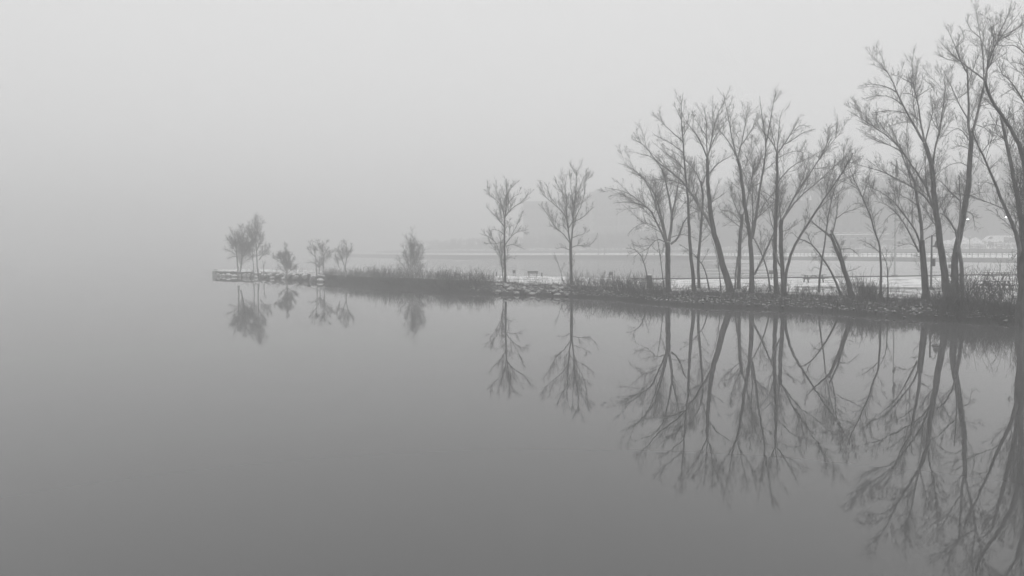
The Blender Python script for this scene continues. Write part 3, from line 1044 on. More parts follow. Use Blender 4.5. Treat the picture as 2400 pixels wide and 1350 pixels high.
def rocks(n, x0, x1, s0, s1, lab, group, umax=0.9, far=False):
    """lab: [(px limit, where)]; the label tells place, height on the bank and size"""
    for i in range(n):
        px = random.uniform(x0, x1)
        s, c, b, zt = section(px)
        u = random.uniform(0.0, umax) ** 1.2
        p = s + (c - s) * u
        wdt = np.linalg.norm((c - s)[:2])
        z = zt * (1 - math.exp(-u * wdt / 1.6))
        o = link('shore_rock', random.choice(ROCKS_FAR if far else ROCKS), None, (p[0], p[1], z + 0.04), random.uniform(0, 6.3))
        sc = random.uniform(s0, s1)
        o.scale = (sc, sc * random.uniform(.7, 1), sc * random.uniform(.7, 1.1))
        where = next(w_ for lim, w_ in lab if px <= lim)
        size = 'large' if sc > s0 + (s1 - s0) * 0.62 else 'small' if sc < s0 + (s1 - s0) * 0.3 else 'middling'
        level = 'at the waterline' if u < umax * 0.3 else 'high on the bank' if u > umax * 0.62 else 'halfway up the bank'
        tag(o, '%s snow dusted rock %s, %s' % (size, level, where), 'rock', group)
rocks(70, 1155, 1345, 0.22, 0.55, [(1185, 'left of the left lone tree'), (1215, 'just right of the left lone tree'), (1250, 'below the grill and bench'), (1290, 'midway between the lone trees'), (1320, 'left of the right lone tree'), (1345, 'under the right lone tree')], 'riprap boulders below the lone trees')
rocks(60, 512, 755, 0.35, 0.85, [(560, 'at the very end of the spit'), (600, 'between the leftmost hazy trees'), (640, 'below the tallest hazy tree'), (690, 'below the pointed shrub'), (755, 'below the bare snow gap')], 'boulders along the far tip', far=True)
rocks(22, 1640, 1900, 0.10, 0.24, [(1720, 'below the great leaning trunk'), (1790, 'below the wide V tree'), (1900, 'below the dark close pair')], 'small rocks below the forked trees', 0.45)
rocks(22, 1950, 2400, 0.08, 0.22, [(2090, 'below the slender gap tree'), (2200, 'below the park lamp'), (2300, 'below the tall forked trees'), (2400, 'below the tall brush at right')], 'small rocks at the right hand waterline', 0.4)

# ------------------------------------------------------------------ brush
def brush(name, label, spans, rmin=0.006):
    """spans: (x0,x1,count,h0,h1,u0,u1,lean)"""
    P0, H = [], []
    for x0, x1, n, h0, h1, u0, u1 in spans:
        cl = [(random.uniform(x0, x1), random.uniform(u0, u1), random.uniform(0.55, 1.25)) for _ in range(max(1, n // 9))]
        for i in range(n):
            cx, cu, ch = random.choice(cl)
            sp = 10 if cx > 1300 else 7
            px = min(max(cx + random.gauss(0, sp), 507), 2700)
            u = cu + random.gauss(0, 0.06)
            s, c, b, zt = section(px)
            if u <= 1:
                u = max(u, 0.01)
                p = s + (c - s) * u
                wdt = np.linalg.norm((c - s)[:2])
                z = zt * (1 - math.exp(-u * wdt / 1.6))
            else:
                p = c + (b - c) * min(u - 1, 0.9)
                z = zt
            base = np.array((p[0], p[1], z - 0.05))
            h = random.uniform(h0, h1) * ch
            d = np.array((random.gauss(0, 0.42), random.gauss(0, 0.42), 1.0))
            pts = [base]
            for k in range(4):
                d = d / np.linalg.norm(d) + RNG.normal(size=3) * 0.16
                pts.append(pts[-1] + d / np.linalg.norm(d) * h / 4)
            P0.append(pts); H.append(h)
    P0 = np.array(P0); H = np.array(H)
    R0 = np.clip(0.004 + H * 0.005, rmin, 0.016)[:, None] * np.linspace(1, 0.45, 5)[None]
    g = [tube_arrays(P0, R0, 3)]
    P1, R1, L1 = spawn(P0, R0, 4, H * 0.38, (0.3, 0.9), 0.35, 4, 0.25, 0.7, rmin * 0.8)
    g.append(tube_arrays(P1, R1, 3))
    P2, R2, L2 = spawn(P1, R1, 2, L1 * 0.5, (0.3, 0.9), 0.3, 3, 0.25, 0.7, rmin * 0.7)
    g.append(tube_arrays(P2, R2, 3))
    return tag(link(name, quick_mesh(name, g, M_BRUSH)), label, 'brush', kind='stuff')

brush('bank_brush', 'tangle of leafless brush and dead reeds covering the dark bank', [
    (750, 880, 500, 0.7, 1.6, 0.1, 1.1), (760, 1150, 900, 0.5, 1.3, 0.6, 1.1), (760, 1150, 700, 0.4, 1.0, 0.0, 0.4), (880, 1150, 1200, 0.7, 1.8, 0.05, 1.15), (1150, 1330, 300, 0.3, 1.0, 0.2, 1.2),
    (1330, 1570, 1200, 0.7, 1.7, 0.05, 1.15), (1570, 1900, 1100, 0.3, 1.0, 0.02, 1.05), (1900, 2200, 1000, 0.3, 0.9, 0.02, 1.1),
    (1980, 2060, 260, 1.0, 1.9, 0.3, 1.1), (2190, 2480, 620, 1.0, 2.5, 0.15, 1.1), (2200, 2480, 450, 0.3, 0.8, 0.0, 0.8), (1700, 1900, 300, .4, 1.0, 1.0, 1.3),
    (530, 750, 240, 0.4, 1.3, 0.3, 1.2)])
brush('grass_tufts', 'low dead grass tufts hanging over the waterline', [
    (760, 1340, 900, 0.25, 0.8, 0.0, 0.35), (1340, 1900, 1100, 0.3, 0.9, 0.0, 0.5), (1900, 2480, 750, 0.3, 0.7, 0.0, 0.5), (2180, 2480, 700, 0.6, 1.4, 0.0, 0.3)], rmin=0.007)

def far_brush():
    P0 = []
    for _ in range(2600):
        px = random.uniform(1380, 2500)
        q, _a = far_at(px, random.choice((random.uniform(27, 29), random.uniform(32, 45))))
        x, y = q[0] + random.gauss(0, .5), q[1]
        o_ = random.uniform(0.5, 1.6)
        z = 2.3 if o_ > 1.0 else 1.2
        d = np.array((random.gauss(0, .4), random.gauss(0, .4), 1.0))
        pts = [np.array((x, y, z - .2))]
        for k in range(3):
            d = d / np.linalg.norm(d) + RNG.normal(size=3) * .15
            pts.append(pts[-1] + d / np.linalg.norm(d) * (o_ + .3) / 3)
        P0.append(pts)
    P0 = np.array(P0)
    R0 = np.full(P0.shape[:2], 0.02)
    P1, R1, L1 = spawn(P0, R0, 4, np.full(len(P0), .5), (.3, .9), .3, 3, .2, .7, .015)
    tag(link('embankment_brush', quick_mesh('embankment_brush', [tube_arrays(P0, R0, 3), tube_arrays(P1, R1, 3)], M_BRUSH)), 'hazy low brush on the snowy embankment below the car park', 'brush', kind='stuff')
far_brush()

# ------------------------------------------------------------------ trees, traced from right to left
def tree(label, stems, foot, **kw):
    return traced_tree(kw.pop('name', 'bare_tree'), label, stems, foot, **kw)

# group behind the middle bank
tree('thick low forked tree with drooping left branches, leftmost of the big middle group', [
    (A(418, 1205, 412, 1080, 415, 985, 412, 920), 14, 11.5),
    (A(405, 925, 375, 860, 345, 800, 318, 735, 270, 700, 190, 682, 90, 690), 6.5, 1.2),
    (A(402, 905, 372, 790, 340, 700, 312, 620, 270, 540, 200, 480, 120, 455), 5.5, 1.2),
    (A(410, 915, 395, 850, 375, 760, 345, 660, 310, 580, 250, 525, 170, 500), 5, 1.2),
    (A(420, 915, 432, 850, 438, 760, 420, 650, 395, 540, 370, 470, 310, 410, 250, 400), 8.5, 1.3),
    (A(438, 760, 460, 650, 478, 560, 490, 470, 500, 400), 5, 1.2),
    (A(430, 930, 465, 915, 490, 850, 510, 790, 530, 755, 590, 735), 6.5, 1.4),
    (A(330, 750, 260, 690, 200, 640, 140, 615, 40, 598), 3, 1),
    (A(395, 918, 345, 888, 322, 928, 305, 962, 250, 972, 210, 1010), 3.2, 1),
    (A(345, 830, 280, 800, 210, 835, 175, 880), 2.4, 0.9),
    (A(435, 890, 480, 872, 540, 880, 590, 900), 2.4, 1),
], (1567, 685), dens=1.0, droop=0.03)
tree('small crooked tree leaning left out of the stump in the brush', [
    (A(295, 1150, 285, 1080, 270, 1020, 240, 975, 205, 950, 165, 955), 4, 1),
    (A(272, 1030, 290, 990, 300, 950), 2, .8), (A(235, 970, 200, 985, 170, 1000), 1.6, .8)], (1519, 668), dens=1.2, l1=(0.6, 1.4))
tree('thin whip of a tree just left of the thick forked trunk', [
    (A(395, 1195, 380, 1100, 370, 1000, 355, 930, 350, 880, 335, 840), 3.2, 1), (A(370, 1000, 385, 960, 390, 920), 1.6, .8)], (1558, 682), l1=(0.5, 1.0))
tree('tall straight tree with narrow crown, second big trunk from the left', [
    (A(567, 1198, 552, 1040, 540, 900, 535, 780, 528, 640, 515, 520, 508, 420, 500, 300, 492, 200, 490, 120, 503, 45), 11, 1.5),
    (A(500, 330, 440, 275, 385, 225, 352, 160), 3, 1), (A(508, 400, 450, 350, 390, 318, 335, 290), 3, 1),
    (A(515, 500, 470, 440, 400, 400, 340, 345), 3, 1), (A(500, 300, 540, 230, 560, 150), 2.2, 1),
    (A(492, 200, 460, 130, 440, 110), 2, .9), (A(520, 560, 490, 500, 440, 470, 390, 480), 2.6, 1),
    (A(532, 700, 580, 640, 600, 580), 2.4, 1), (A(495, 260, 530, 210, 535, 160), 2, .9),
], (1627, 684), dens=1.0)
tree('slender tree curving behind the large leaning trunk', [
    (A(595, 1190, 590, 1050, 600, 930, 610, 800, 616, 700, 618, 620, 605, 560), 8.5, 4.5),
    (A(605, 570, 575, 500, 520, 440, 460, 395, 400, 370), 3.6, 1), (A(610, 600, 640, 520, 660, 440, 670, 380), 3.6, 1),
    (A(610, 800, 640, 770, 660, 760), 2, .9), (A(602, 920, 640, 890, 670, 860), 2, .8)], (1638, 677))
tree('large trunk leaning left with long sweeping branches over the forked tree', [
    (A(778, 1205, 745, 1080, 710, 960, 685, 880, 662, 740, 648, 600, 645, 430), 19, 7),
    (A(680, 850, 650, 790, 615, 740, 570, 660, 520, 590, 480, 545, 410, 490, 345, 445, 300, 380, 255, 330, 195, 312), 9, 1.2),
    (A(520, 590, 470, 565, 410, 552, 340, 550, 290, 565, 250, 545), 4, 1),
    (A(645, 430, 625, 370, 590, 300, 550, 250, 505, 195, 495, 160), 4.5, 1),
    (A(645, 420, 640, 330, 640, 200, 622, 110), 3.6, 1),
    (A(648, 415, 668, 330, 690, 220, 705, 160, 745, 100), 4, 1),
    (A(650, 405, 685, 310, 730, 240, 760, 200), 3.4, 1),
    (A(655, 520, 690, 470, 750, 430, 805, 402), 4, 1.2),
    (A(660, 690, 720, 650, 760, 620), 2.4, 1),
    (A(640, 300, 600, 240, 555, 160), 2.6, 1), (A(668, 330, 680, 200, 675, 60), 2.8, 1),
    (A(560, 650, 500, 630, 440, 640), 2, .9),
], (1711, 686), dens=1.0)
tree('thin sapling leaning left, below the leaning trunk', [
    (A(655, 1192, 640, 1100, 610, 1040, 570, 990, 530, 960, 480, 930), 4.6, 1.2), (A(610, 1040, 640, 990, 650, 960), 1.6, .8), (A(530, 962, 500, 990), 1.4, .8)], (1662, 682), l1=(0.6, 1.5))
tree('spindly sapling right beside the leaning trunk', [
    (A(722, 1195, 715, 1080, 700, 1000, 685, 940, 670, 900), 3.2, 1)], (1689, 684), l1=(0.6, 1.3), dens=1.3)
tree('short split trunk with spreading low crown, right of the leaning trunk', [
    (A(830, 1198, 830, 1060, 833, 950, 842, 830, 848, 755), 10, 7.5),
    (A(808, 1195, 812, 1080, 824, 1000), 5, 3.5),
    (A(838, 800, 800, 752, 760, 728, 720, 740), 3, 1), (A(845, 780, 800, 690, 785, 640, 770, 560), 3, 1),
    (A(848, 770, 872, 720, 885, 640, 905, 560, 910, 480, 905, 420, 920, 330), 5, 1.2),
    (A(835, 830, 760, 770, 720, 735, 705, 700), 2.5, 1), (A(835, 780, 838, 700, 832, 640), 2.5, 1)], (1732, 678), dens=1.2)
tree('tall tree forking low and again high into a wide V, centre of the middle group', [
    (A(905, 1210, 905, 1080, 900, 940, 882, 800, 862, 700, 852, 600, 838, 500, 822, 430), 14, 6.5),
    (A(822, 430, 790, 360, 750, 300, 705, 250, 665, 200), 4, 1),
    (A(822, 425, 800, 360, 782, 280, 768, 180, 748, 100, 738, 40), 4.2, 1),
    (A(825, 420, 845, 350, 860, 260, 875, 180, 880, 105), 4.2, 1),
    (A(845, 350, 880, 300, 920, 230, 965, 165), 3, 1),
    (A(905, 900, 920, 820, 935, 740, 950, 620, 965, 530, 985, 420, 990, 330, 978, 260, 965, 180, 950, 60), 9, 1.2),
    (A(988, 340, 1005, 270, 1015, 190, 1030, 110, 1052, 38), 4, 1),
    (A(905, 890, 912, 760, 908, 620, 915, 480, 925, 420), 4.5, 1.2),
    (A(920, 1110, 955, 1035, 990, 960, 1030, 880, 1045, 830), 6, 3),
    (A(960, 570, 900, 600, 870, 640), 2.4, 1), (A(970, 500, 1020, 470, 1050, 430), 2.4, 1),
    (A(805, 380, 790, 330, 830, 260), 2, .9), (A(925, 500, 960, 420, 1000, 380), 2.4, 1),
], (1762, 688), dens=1.0)
tree('slim trunk leaning left across the tall forked tree', [
    (A(1012, 1200, 1000, 1100, 970, 1000, 920, 900, 870, 830, 835, 770, 790, 740), 5.2, 1.4),
    (A(920, 900, 880, 870, 840, 880), 1.8, .8), (A(850, 800, 790, 790, 740, 830), 2, .8)], (1805, 684), l1=(0.7, 1.7))
tree('dark straight trunk, left one of the close pair', [
    (A(1050, 1210, 1045, 1100, 1040, 950, 1042, 800, 1050, 680, 1055, 540, 1052, 400), 13, 5.5),
    (A(1052, 400, 1040, 350, 990, 290, 940, 235, 925, 190), 4, 1), (A(1052, 400, 1062, 300, 1066, 200, 1085, 140), 4, 1),
    (A(1055, 400, 1100, 340, 1150, 260, 1180, 185), 4, 1), (A(1100, 345, 1170, 300, 1215, 270, 1275, 258), 3, 1),
    (A(1055, 575, 1100, 510, 1160, 460, 1250, 420, 1330, 372), 3.6, 1),
    (A(1042, 800, 1020, 720, 970, 640, 940, 620), 3, 1), (A(1040, 870, 1010, 780, 1000, 700), 3, 1),
    (A(1050, 680, 1000, 640, 950, 610), 2.6, 1), (A(1150, 270, 1190, 230, 1235, 240), 2, .9), (A(1040, 350, 1020, 260, 1000, 200), 2.4, 1),
    (A(1052, 430, 1100, 400, 1170, 380, 1210, 400), 2.4, 1),
], (1819, 690), dens=1.05)
tree('dark trunk, right one of the close pair, throwing long branches right', [
    (A(1093, 1220, 1085, 1100, 1076, 960, 1074, 860, 1078, 790), 12, 9),
    (A(1078, 800, 1110, 740, 1150, 660, 1200, 590, 1260, 490, 1310, 420, 1370, 340, 1445, 255), 5.5, 1.1),
    (A(1085, 790, 1130, 720, 1200, 640, 1290, 570, 1360, 500, 1430, 440, 1500, 395), 5, 1.1),
    (A(1076, 790, 1065, 680, 1062, 580, 1075, 500), 4, 1.2),
    (A(1150, 660, 1200, 560, 1230, 470, 1240, 400), 2.8, 1), (A(1310, 420, 1350, 330, 1375, 220), 2.6, 1),
    (A(1080, 860, 1130, 840, 1180, 800), 2, .9), (A(1260, 490, 1330, 480, 1400, 500), 2.2, 1),
    (A(1088, 1100, 1060, 1030, 1030, 960, 1025, 900), 5, 3),
], (1837, 694), dens=1.0)
tree('curved trunk leaning right, springing from the foot of the close pair', [
    (A(1096, 1205, 1108, 1080, 1135, 990, 1172, 905, 1222, 830, 1280, 742, 1340, 650, 1400, 562, 1450, 490, 1500, 395), 9, 2),
    (A(1280, 742, 1320, 700, 1390, 640, 1460, 600), 3, 1), (A(1340, 650, 1350, 560, 1390, 480, 1400, 420), 3, 1),
    (A(1400, 562, 1470, 540, 1540, 500), 2.6, 1), (A(1180, 900, 1140, 860, 1120, 870), 2, .8),
    (A(1450, 490, 1440, 400, 1470, 310), 2.4, 1)], (1839, 690), dens=1.0)
tree('slim upright tree crossing behind the leaning pair', [
    (A(1297, 1215, 1305, 1100, 1320, 1000, 1340, 870, 1350, 780, 1370, 680, 1390, 600, 1430, 520, 1490, 395), 6, 1.4),
    (A(1370, 680, 1350, 600, 1330, 540), 2.4, 1), (A(1390, 600, 1450, 550, 1530, 520), 2.4, 1), (A(1430, 520, 1440, 430, 1450, 330), 2.2, 1),
    (A(1345, 830, 1310, 780, 1290, 760), 2, .9), (A(1310, 1080, 1270, 1060, 1250, 1090), 1.6, .8)], (1919, 687))
tree('slim crooked trunk leaning left over the picnic table', [
    (A(1428, 1232, 1385, 1120, 1340, 1040, 1310, 1000, 1250, 920, 1215, 905, 1180, 900), 7, 2),
    (A(1250, 920, 1230, 870, 1200, 850), 2, .8), (A(1310, 1000, 1270, 1010, 1250, 1040), 2, .8), (A(1215, 905, 1180, 930, 1150, 925), 1.8, .8)], (1972, 694), l1=(0.6, 1.5))
tree('stout double stemmed trunk leaning left, nearest the gap in the trees', [
    (A(1492, 1250, 1470, 1150, 1430, 1030, 1400, 960, 1370, 890, 1362, 872), 15.5, 6),
    (A(1370, 890, 1330, 852, 1290, 830, 1250, 790, 1218, 758), 7, 1.2),
    (A(1455, 1090, 1420, 960, 1390, 890, 1368, 850), 6, 4), (A(1372, 880, 1388, 840, 1402, 770, 1406, 690, 1420, 600), 4, 1.2),
    (A(1400, 780, 1450, 740, 1510, 725, 1570, 700), 2.6, 1), (A(1425, 960, 1480, 955, 1530, 990), 2.6, 1),
    (A(1460, 1090, 1510, 1080, 1540, 1060), 2, .9), (A(1330, 850, 1290, 860, 1260, 890), 1.8, .8)], (1997, 700), dens=1.0)
# gap trees
tree('slender upright tree in the gap, bending left at the top', [
    (N_(2064, 700, 2064, 655, 2064, 593, 2060, 560, 2049, 549, 2047, 533, 2042, 512, 2032, 486, 2022, 462, 2012, 444, 1996, 405, 1980, 365), 7, 1.2),
    (N_(2063, 593, 2050, 580, 2030, 567, 2010, 562), 2.4, 1), (N_(2043, 513, 2030, 505, 2016, 495), 2, .9), (N_(2044, 516, 2056, 500, 2066, 490), 2, .9),
    (N_(2032, 486, 2012, 475, 1996, 480), 2, .9), (N_(2022, 462, 2034, 430, 2040, 395), 2.4, .9), (N_(2012, 444, 1990, 430, 1960, 420), 2.2, .9), (N_(2060, 560, 2070, 545, 2076, 530), 1.8, .8)],
    (2064, 704), dens=1.1)
tree('thin bowed sapling on the right of the slender gap tree', [
    (N_(2082, 704, 2081, 655, 2078, 611, 2069, 593, 2060, 582), 4, 1.2), (N_(2078, 615, 2070, 606, 2064, 612), 1.4, .8), (N_(2080, 640, 2090, 620, 2094, 600), 1.6, .8)], (2082, 706), l1=(0.5, 1.1))
# right-hand group
tree('broad tree with three branches sweeping left, left of the park lamp', [
    (DD(402, 1090, 396, 900, 382, 750, 372, 620), 19, 12),
    (DD(350, 710, 300, 600, 240, 490, 170, 400, 100, 330, 0, 310), 5.5, 1.2),
    (DD(362, 650, 320, 540, 250, 430, 170, 330, 100, 262, 0, 212, -120, 160), 5.5, 1.2),
    (DD(373, 620, 370, 500, 345, 350, 325, 230, 318, 145), 9, 5.5),
    (N_(2144, 424, 2136, 412, 2124, 391, 2119, 372, 2108, 354, 2100, 320, 2085, 290), 4.5, 1),
    (N_(2146, 430, 2150, 410, 2160, 395, 2168, 370), 3, 1),
    (DD(345, 350, 290, 300, 220, 270, 150, 215), 3, 1), (DD(370, 540, 420, 520, 470, 470), 3, 1),
    (DD(400, 610, 450, 580, 500, 590), 2.6, 1), (DD(380, 760, 340, 740, 300, 745), 3, 1),
    (DD(180, 400, 120, 420, 70, 480), 2, .9), (DD(250, 430, 200, 480, 150, 600), 2, .9),
    (DD(355, 700, 290, 640, 210, 650, 140, 700), 2.4, .9)], (2170, 702), dens=1.0, droop=0.02)
tree('great leaning tree with widest crown, right of the park lamp', [
    (DD(572, 1095, 560, 950, 545, 820, 520, 640, 500, 470, 480, 350, 465, 200, 458, 60) + E(930, 1200, 900, 1130, 860, 1020, 838, 960), 20, 8.5),
    (E(835, 960, 780, 880, 720, 760, 650, 640, 600, 550, 540, 430, 510, 320, 450, 220, 370, 130, 285, 45), 7, 1.1),
    (E(838, 950, 800, 740, 765, 510, 730, 390, 715, 290, 715, 130, 690, 55), 5.5, 1.1),
    (E(850, 955, 890, 790, 930, 620, 985, 495), 4, 1),
    (E(930, 1190, 950, 1020, 1000, 850, 1030, 600, 1058, 480, 1055, 280, 1060, 200), 5.5, 1.1),
    (N_(2194, 505, 2179, 468, 2175, 445, 2160, 421, 2149, 404, 2137, 388, 2122, 363, 2108, 347, 2087, 325, 2053, 300, 2015, 275, 1985, 258), 6.5, 1.1),
    (N_(2192, 496, 2174, 468, 2160, 452, 2145, 445, 2124, 430, 2096, 416, 2076, 405, 2055, 398, 2010, 385, 1984, 378), 5, 1.1),
    (N_(2137, 388, 2120, 360, 2098, 345, 2060, 330, 2030, 310, 2005, 300), 3.6, 1),
    (E(540, 430, 460, 380, 350, 350, 250, 345, 165, 360), 3.4, 1), (E(600, 560, 520, 490, 420, 465, 320, 470, 230, 490), 3, 1),
    (E(650, 650, 520, 630, 420, 625, 280, 660), 3, 1), (E(720, 745, 620, 745, 520, 775, 430, 800), 3, 1),
    (E(715, 340, 640, 300, 560, 260, 500, 245), 2.8, 1), (E(765, 510, 700, 450, 600, 440), 2.6, 1), (E(800, 740, 740, 690, 690, 660), 2.6, 1),
    (E(780, 470, 850, 420, 930, 370), 2.6, 1), (E(460, 900, 380, 850, 300, 790, 220, 680, 130, 600), 3, 1),
    (E(450, 220, 400, 180, 340, 190), 2, .9), (E(1000, 850, 940, 760, 900, 650), 2.4, 1),
    (E(600, 1030, 520, 950, 400, 800, 310, 690), 3, 1), (DD(500, 400, 540, 300, 600, 200), 2.6, 1),
], (2219, 704), dens=1.05)
tree('very tall forked tree with arching limb, second from the right edge', [
    (N_(2240, 706, 2237, 640, 2240, 590, 2249, 558, 2255, 518, 2264, 467, 2272, 425, 2272, 384, 2275, 342, 2277, 319), 19, 9.5),
    (N_(2256, 706, 2255, 640, 2251, 605, 2247, 575), 11, 8),
    (N_(2245, 590, 2247, 560, 2250, 500, 2251, 467, 2249, 438, 2247, 409), 6, 2),
    (N_(2277, 320, 2284, 296, 2291, 262, 2302, 218, 2308, 190), 7, 5),
    (N_(2308, 192, 2315, 155, 2322, 129, 2335, 100, 2349, 82, 2364, 62, 2380, 44, 2396, 20), 5, 1),
    (N_(2306, 190, 2304, 133, 2298, 89, 2293, 55, 2288, 22), 3.6, 1),
    (N_(2308, 188, 2278, 164, 2253, 146, 2226, 122, 2198, 92), 5, 1),
    (N_(2340, 92, 2344, 66, 2360, 44, 2368, 22, 2371, 5), 3.4, 1),
    (N_(2275, 318, 2269, 298, 2270, 258, 2269, 211, 2268, 178, 2266, 160), 7.5, 3),
    (N_(2267, 276, 2251, 251, 2238, 222, 2222, 190, 2214, 170), 3.6, 1),
    (N_(2266, 170, 2250, 140, 2240, 110, 2222, 70, 2216, 62), 3.4, 1), (N_(2268, 200, 2285, 150, 2297, 115), 3.2, 1),
    (N_(2245, 566, 2241, 545, 2231, 525, 2216, 504, 2204, 500), 5.5, 2.5),
    (N_(2250, 470, 2232, 455, 2214, 433, 2191, 415, 2168, 405), 3.4, 1),
    (N_(2265, 463, 2290, 452, 2320, 450), 2.8, 1), (N_(2264, 495, 2280, 500, 2286, 540), 2.6, 1),
    (N_(2272, 390, 2250, 380, 2225, 385, 2205, 400), 2.8, 1), (N_(2274, 350, 2250, 340, 2225, 350), 2.6, 1), (N_(2272, 330, 2250, 296, 2220, 310, 2208, 340), 2.8, 1),
    (N_(2316, 158, 2340, 135, 2362, 122), 3, 1), (N_(2348, 84, 2375, 72, 2398, 58), 2.8, 1), (N_(2330, 110, 2325, 70, 2318, 30), 2.8, 1),
    (N_(2240, 110, 2262, 95, 2250, 60), 2, .9), (N_(2298, 89, 2275, 70, 2262, 40), 2.4, .9), (N_(2250, 143, 2220, 140, 2190, 120), 2.6, .9),
    (N_(2268, 215, 2240, 235, 2210, 230), 2.6, 1), (N_(2285, 292, 2310, 300, 2330, 320), 2.4, 1),
], (2246, 708), dens=1.05)
tree('massive trunk cut by the right edge with four tall leaning stems', [
    (N_(2402, 742, 2401, 660, 2398, 600, 2396, 560), 36, 20),
    (N_(2394, 612, 2385, 556, 2367, 512, 2347, 471, 2336, 435, 2318, 398, 2301, 357, 2284, 328, 2276, 300), 13, 1.8),
    (N_(2397, 600, 2393, 514, 2386, 473, 2376, 415, 2365, 363, 2357, 328, 2351, 292, 2346, 272), 15, 6),
    (N_(2400, 600, 2406, 480, 2404, 400, 2396, 355, 2378, 317, 2357, 284, 2342, 262, 2324, 240, 2315, 211, 2309, 192), 16, 5.5),
    (N_(2312, 205, 2310, 175, 2316, 140, 2330, 100, 2345, 70), 4, 1),
    (N_(2402, 560, 2412, 440, 2420, 320, 2430, 200, 2420, 120), 9, 2),
    (N_(2346, 272, 2330, 250, 2310, 232, 2285, 220), 4, 1), (N_(2357, 328, 2330, 310, 2312, 300), 2.6, 1),
    (N_(2301, 357, 2322, 330, 2352, 322), 2.4, 1), (N_(2318, 398, 2335, 380, 2350, 370), 2.6, 1), (N_(2376, 412, 2395, 400, 2410, 400), 2.6, 1),
    (N_(2336, 435, 2310, 425, 2295, 440), 2.4, 1), (N_(2352, 300, 2330, 290, 2305, 296), 2.2, .9),
    (N_(2357, 284, 2375, 265, 2395, 255), 2.6, 1), (N_(2395, 575, 2380, 600, 2370, 612), 3, 1),
    (N_(2386, 480, 2395, 470, 2401, 430), 2, 1), (N_(2324, 240, 2300, 250, 2280, 240), 2.4, .9)],
    (2399, 744), dens=1.05, root=1.3)
tree('tree just beyond the right edge, reaching branches into the upper corner', [
    (N_(2452, 760, 2448, 600, 2440, 450, 2425, 330, 2406, 250), 22, 8),
    (N_(2406, 250, 2400, 236, 2382, 207, 2367, 189, 2349, 171, 2333, 164), 5, 1),
    (N_(2415, 290, 2420, 200, 2410, 130, 2395, 100, 2380, 80), 5, 1), (N_(2400, 125, 2385, 108, 2362, 106, 2340, 108), 3, 1),
    (N_(2410, 160, 2390, 148, 2368, 146), 2.6, 1), (N_(2430, 360, 2460, 260, 2470, 120), 6, 1), (N_(2380, 205, 2360, 215, 2340, 230), 2.4, 1)],
    (2452, 762), dens=0.9, root=1.3)

# the two lone trees
tree('left one of the two lone trees, slim pointed crown', [
    (G(392, 1078, 388, 900, 385, 740, 382, 600, 385, 520, 390, 440, 402, 380, 406, 300, 405, 220, 398, 145), 7, 1.2),
    (G(382, 570, 330, 500, 280, 450, 220, 385), 2.8, .9), (G(385, 480, 362, 380, 320, 280, 290, 190), 2.6, .9),
    (G(385, 500, 368, 410, 340, 350, 240, 280, 210, 240), 2.6, .9), (G(390, 480, 430, 420, 490, 380, 550, 340, 602, 268), 3, .9),
    (G(405, 290, 440, 230, 480, 180, 500, 170), 2, .9), (G(390, 730, 420, 680, 440, 650, 500, 605, 590, 592), 2.6, .9),
    (G(440, 650, 490, 560, 530, 470, 545, 430), 2, .8), (G(374, 1060, 362, 900, 342, 790, 300, 690, 250, 650, 165, 628), 3.2, .9),
    (G(395, 740, 440, 722, 500, 735, 560, 768), 2, .8), (G(385, 800, 340, 770, 300, 770), 2, .8), (G(382, 640, 340, 600, 280, 590), 2, .8),
    (G(395, 440, 430, 330, 500, 280, 540, 270), 2, .8), (G(388, 860, 430, 830, 480, 850), 1.8, .8), (G(400, 320, 370, 260, 350, 200), 2, .8),
    (G(380, 700, 300, 720, 220, 715), 1.6, .8)],
    (1184.5, 667), dens=1.5, l1=(0.7, 1.7), upb=0.4, rmin=0.005)
tree('right one of the two lone trees, fuller crown forking low', [
    (G(971, 1085, 969, 900, 966, 780, 966, 700), 7.6, 6.5),
    (G(963, 710, 946, 620, 938, 540, 931, 470, 931, 330, 912, 220, 930, 120, 940, 80), 4.6, .9),
    (G(970, 705, 982, 620, 986, 520, 992, 380, 1010, 300, 1016, 200, 1012, 50), 4.8, .9),
    (G(962, 715, 930, 660, 870, 600, 810, 560, 760, 450, 720, 400), 3, .9), (G(936, 495, 870, 410, 800, 350, 730, 300, 690, 220), 3, .9),
    (G(800, 350, 778, 280, 752, 195), 1.8, .8), (G(942, 590, 975, 540, 1030, 450, 1060, 380, 1088, 280, 1100, 135), 2.8, .9),
    (G(975, 750, 1020, 725, 1080, 740, 1130, 745, 1160, 700, 1198, 668), 2.2, .8), (G(960, 775, 910, 750, 840, 758), 2, .8),
    (G(980, 665, 1040, 640, 1090, 632, 1105, 570), 2, .8), (G(990, 530, 1080, 480, 1160, 400), 2, .8), (G(931, 330, 890, 260, 840, 190, 826, 150), 2.2, .8),
    (G(992, 380, 970, 260, 960, 120), 2.2, .8), (G(1010, 300, 1050, 220, 1085, 110), 2.2, .8), (G(860, 600, 800, 560, 770, 566), 1.6, .8),
    (G(968, 880, 990, 830, 1000, 800), 1.6, .8), (G(946, 620, 900, 560, 850, 545), 1.6, .8)],
    (1339, 672), dens=1.4, l1=(0.7, 1.7), upb=0.4, rmin=0.005)
tree('thin bare sapling leaning left beside the right lone tree', [
    (G(905, 1070, 870, 930, 820, 790), 1.8, .8), (G(880, 970, 900, 920, 910, 880), 1.2, .7)], (1321, 667), l1=(0.4, 0.9), dens=0.9)

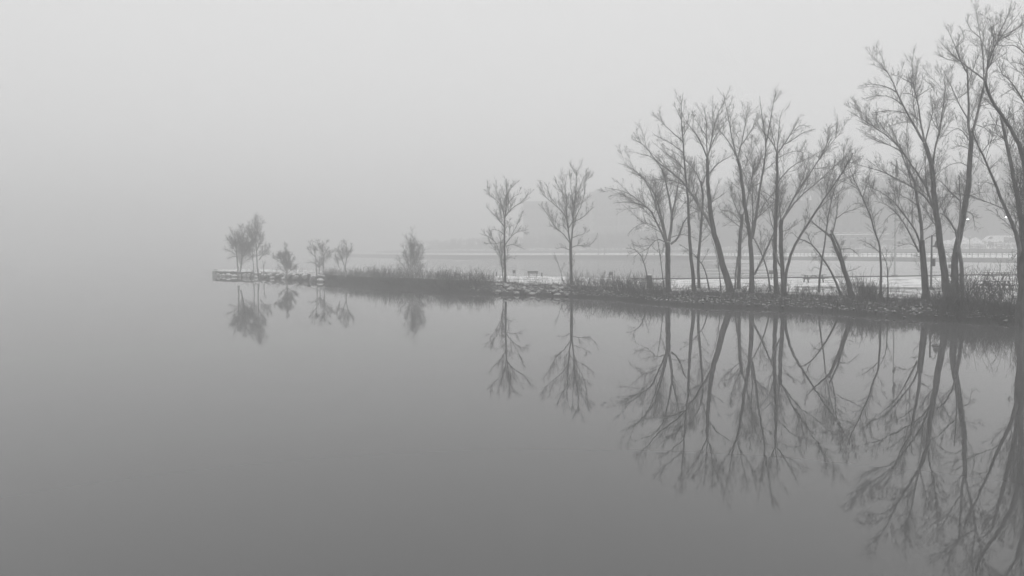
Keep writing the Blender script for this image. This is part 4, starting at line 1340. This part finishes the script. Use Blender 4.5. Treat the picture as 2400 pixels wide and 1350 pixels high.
# hazy trees of the far tip
FT = dict(mats=M_HAZE_TINT, group='hazy trees on the far tip', dens=2.0, l1=(1.5, 3.0), upb=0.05, rmin=0.0062)
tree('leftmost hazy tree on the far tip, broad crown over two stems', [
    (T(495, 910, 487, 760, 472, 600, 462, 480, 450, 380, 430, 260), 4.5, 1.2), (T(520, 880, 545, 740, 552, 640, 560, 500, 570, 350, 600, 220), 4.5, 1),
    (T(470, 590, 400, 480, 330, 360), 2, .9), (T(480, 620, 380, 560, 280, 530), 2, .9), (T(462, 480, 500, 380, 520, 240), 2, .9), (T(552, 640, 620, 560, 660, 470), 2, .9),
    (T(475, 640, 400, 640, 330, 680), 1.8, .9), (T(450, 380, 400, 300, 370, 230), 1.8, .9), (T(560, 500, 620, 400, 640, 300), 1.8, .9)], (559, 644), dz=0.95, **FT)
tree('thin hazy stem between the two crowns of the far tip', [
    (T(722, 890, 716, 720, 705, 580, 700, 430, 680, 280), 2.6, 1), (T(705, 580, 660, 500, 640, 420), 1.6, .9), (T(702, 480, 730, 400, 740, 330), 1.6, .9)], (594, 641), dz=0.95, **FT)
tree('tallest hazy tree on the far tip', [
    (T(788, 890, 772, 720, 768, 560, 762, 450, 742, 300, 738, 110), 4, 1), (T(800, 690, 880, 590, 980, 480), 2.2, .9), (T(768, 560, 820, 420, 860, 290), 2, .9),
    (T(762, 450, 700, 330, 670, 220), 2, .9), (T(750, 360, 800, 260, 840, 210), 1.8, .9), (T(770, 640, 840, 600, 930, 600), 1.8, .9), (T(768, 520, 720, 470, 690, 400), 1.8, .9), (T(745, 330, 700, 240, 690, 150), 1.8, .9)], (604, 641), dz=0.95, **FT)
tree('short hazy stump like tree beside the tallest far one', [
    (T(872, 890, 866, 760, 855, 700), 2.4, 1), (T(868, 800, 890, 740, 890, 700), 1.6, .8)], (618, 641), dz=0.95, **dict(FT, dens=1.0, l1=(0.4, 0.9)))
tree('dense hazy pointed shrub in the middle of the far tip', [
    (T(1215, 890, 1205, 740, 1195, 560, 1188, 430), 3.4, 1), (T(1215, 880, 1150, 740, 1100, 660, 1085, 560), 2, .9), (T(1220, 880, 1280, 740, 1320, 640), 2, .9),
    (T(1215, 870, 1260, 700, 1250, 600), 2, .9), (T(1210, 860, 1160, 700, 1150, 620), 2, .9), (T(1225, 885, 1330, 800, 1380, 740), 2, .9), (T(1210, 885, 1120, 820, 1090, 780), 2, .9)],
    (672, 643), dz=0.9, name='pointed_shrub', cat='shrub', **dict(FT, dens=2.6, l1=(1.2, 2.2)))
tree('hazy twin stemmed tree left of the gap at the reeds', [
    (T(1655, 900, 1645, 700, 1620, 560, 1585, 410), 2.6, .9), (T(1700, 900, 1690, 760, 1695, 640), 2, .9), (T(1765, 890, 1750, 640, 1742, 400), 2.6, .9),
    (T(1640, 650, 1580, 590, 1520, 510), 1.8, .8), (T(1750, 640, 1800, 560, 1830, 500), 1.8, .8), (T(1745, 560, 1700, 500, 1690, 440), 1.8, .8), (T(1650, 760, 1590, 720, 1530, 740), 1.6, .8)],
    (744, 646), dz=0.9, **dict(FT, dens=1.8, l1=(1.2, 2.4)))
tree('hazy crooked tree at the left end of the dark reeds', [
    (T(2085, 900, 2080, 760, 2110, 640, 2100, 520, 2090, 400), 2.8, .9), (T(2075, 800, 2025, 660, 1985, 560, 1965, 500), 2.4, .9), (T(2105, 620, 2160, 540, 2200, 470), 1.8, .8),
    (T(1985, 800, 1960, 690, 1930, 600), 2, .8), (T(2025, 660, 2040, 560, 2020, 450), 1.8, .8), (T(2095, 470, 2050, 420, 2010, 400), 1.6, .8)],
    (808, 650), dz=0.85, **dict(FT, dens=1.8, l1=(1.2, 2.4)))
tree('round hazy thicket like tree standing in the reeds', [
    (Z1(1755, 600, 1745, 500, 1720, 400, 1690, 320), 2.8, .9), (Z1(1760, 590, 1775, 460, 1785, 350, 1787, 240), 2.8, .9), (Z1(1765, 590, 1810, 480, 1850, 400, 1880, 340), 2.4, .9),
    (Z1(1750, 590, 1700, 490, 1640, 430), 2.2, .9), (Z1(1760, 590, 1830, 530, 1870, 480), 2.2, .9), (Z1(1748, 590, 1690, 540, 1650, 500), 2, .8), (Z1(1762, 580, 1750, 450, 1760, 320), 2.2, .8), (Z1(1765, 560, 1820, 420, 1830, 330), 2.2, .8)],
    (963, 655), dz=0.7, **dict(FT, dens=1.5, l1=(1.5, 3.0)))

# ------------------------------------------------------------------ the fog
def haze():
    m = bpy.data.materials.new('fog')
    m.use_nodes = True
    n = m.node_tree
    n.nodes.clear()
    o = n.nodes.new('ShaderNodeOutputMaterial')
    v = n.nodes.new('ShaderNodeVolumePrincipled')
    v.inputs['Color'].default_value = (0.97, 0.97, 0.97, 1)
    v.inputs['Density'].default_value = 0.0050
    v.inputs['Anisotropy'].default_value = 0.0
    n.links.new(v.outputs[0], o.inputs['Volume'])
    ob = link('haze', MB().box((0, 600, 18), (2460, 1860, 40)).mesh('haze', m))
    tag(ob, kind='stuff')
    ob['label'] = 'even pale fog over the whole harbour'
haze()
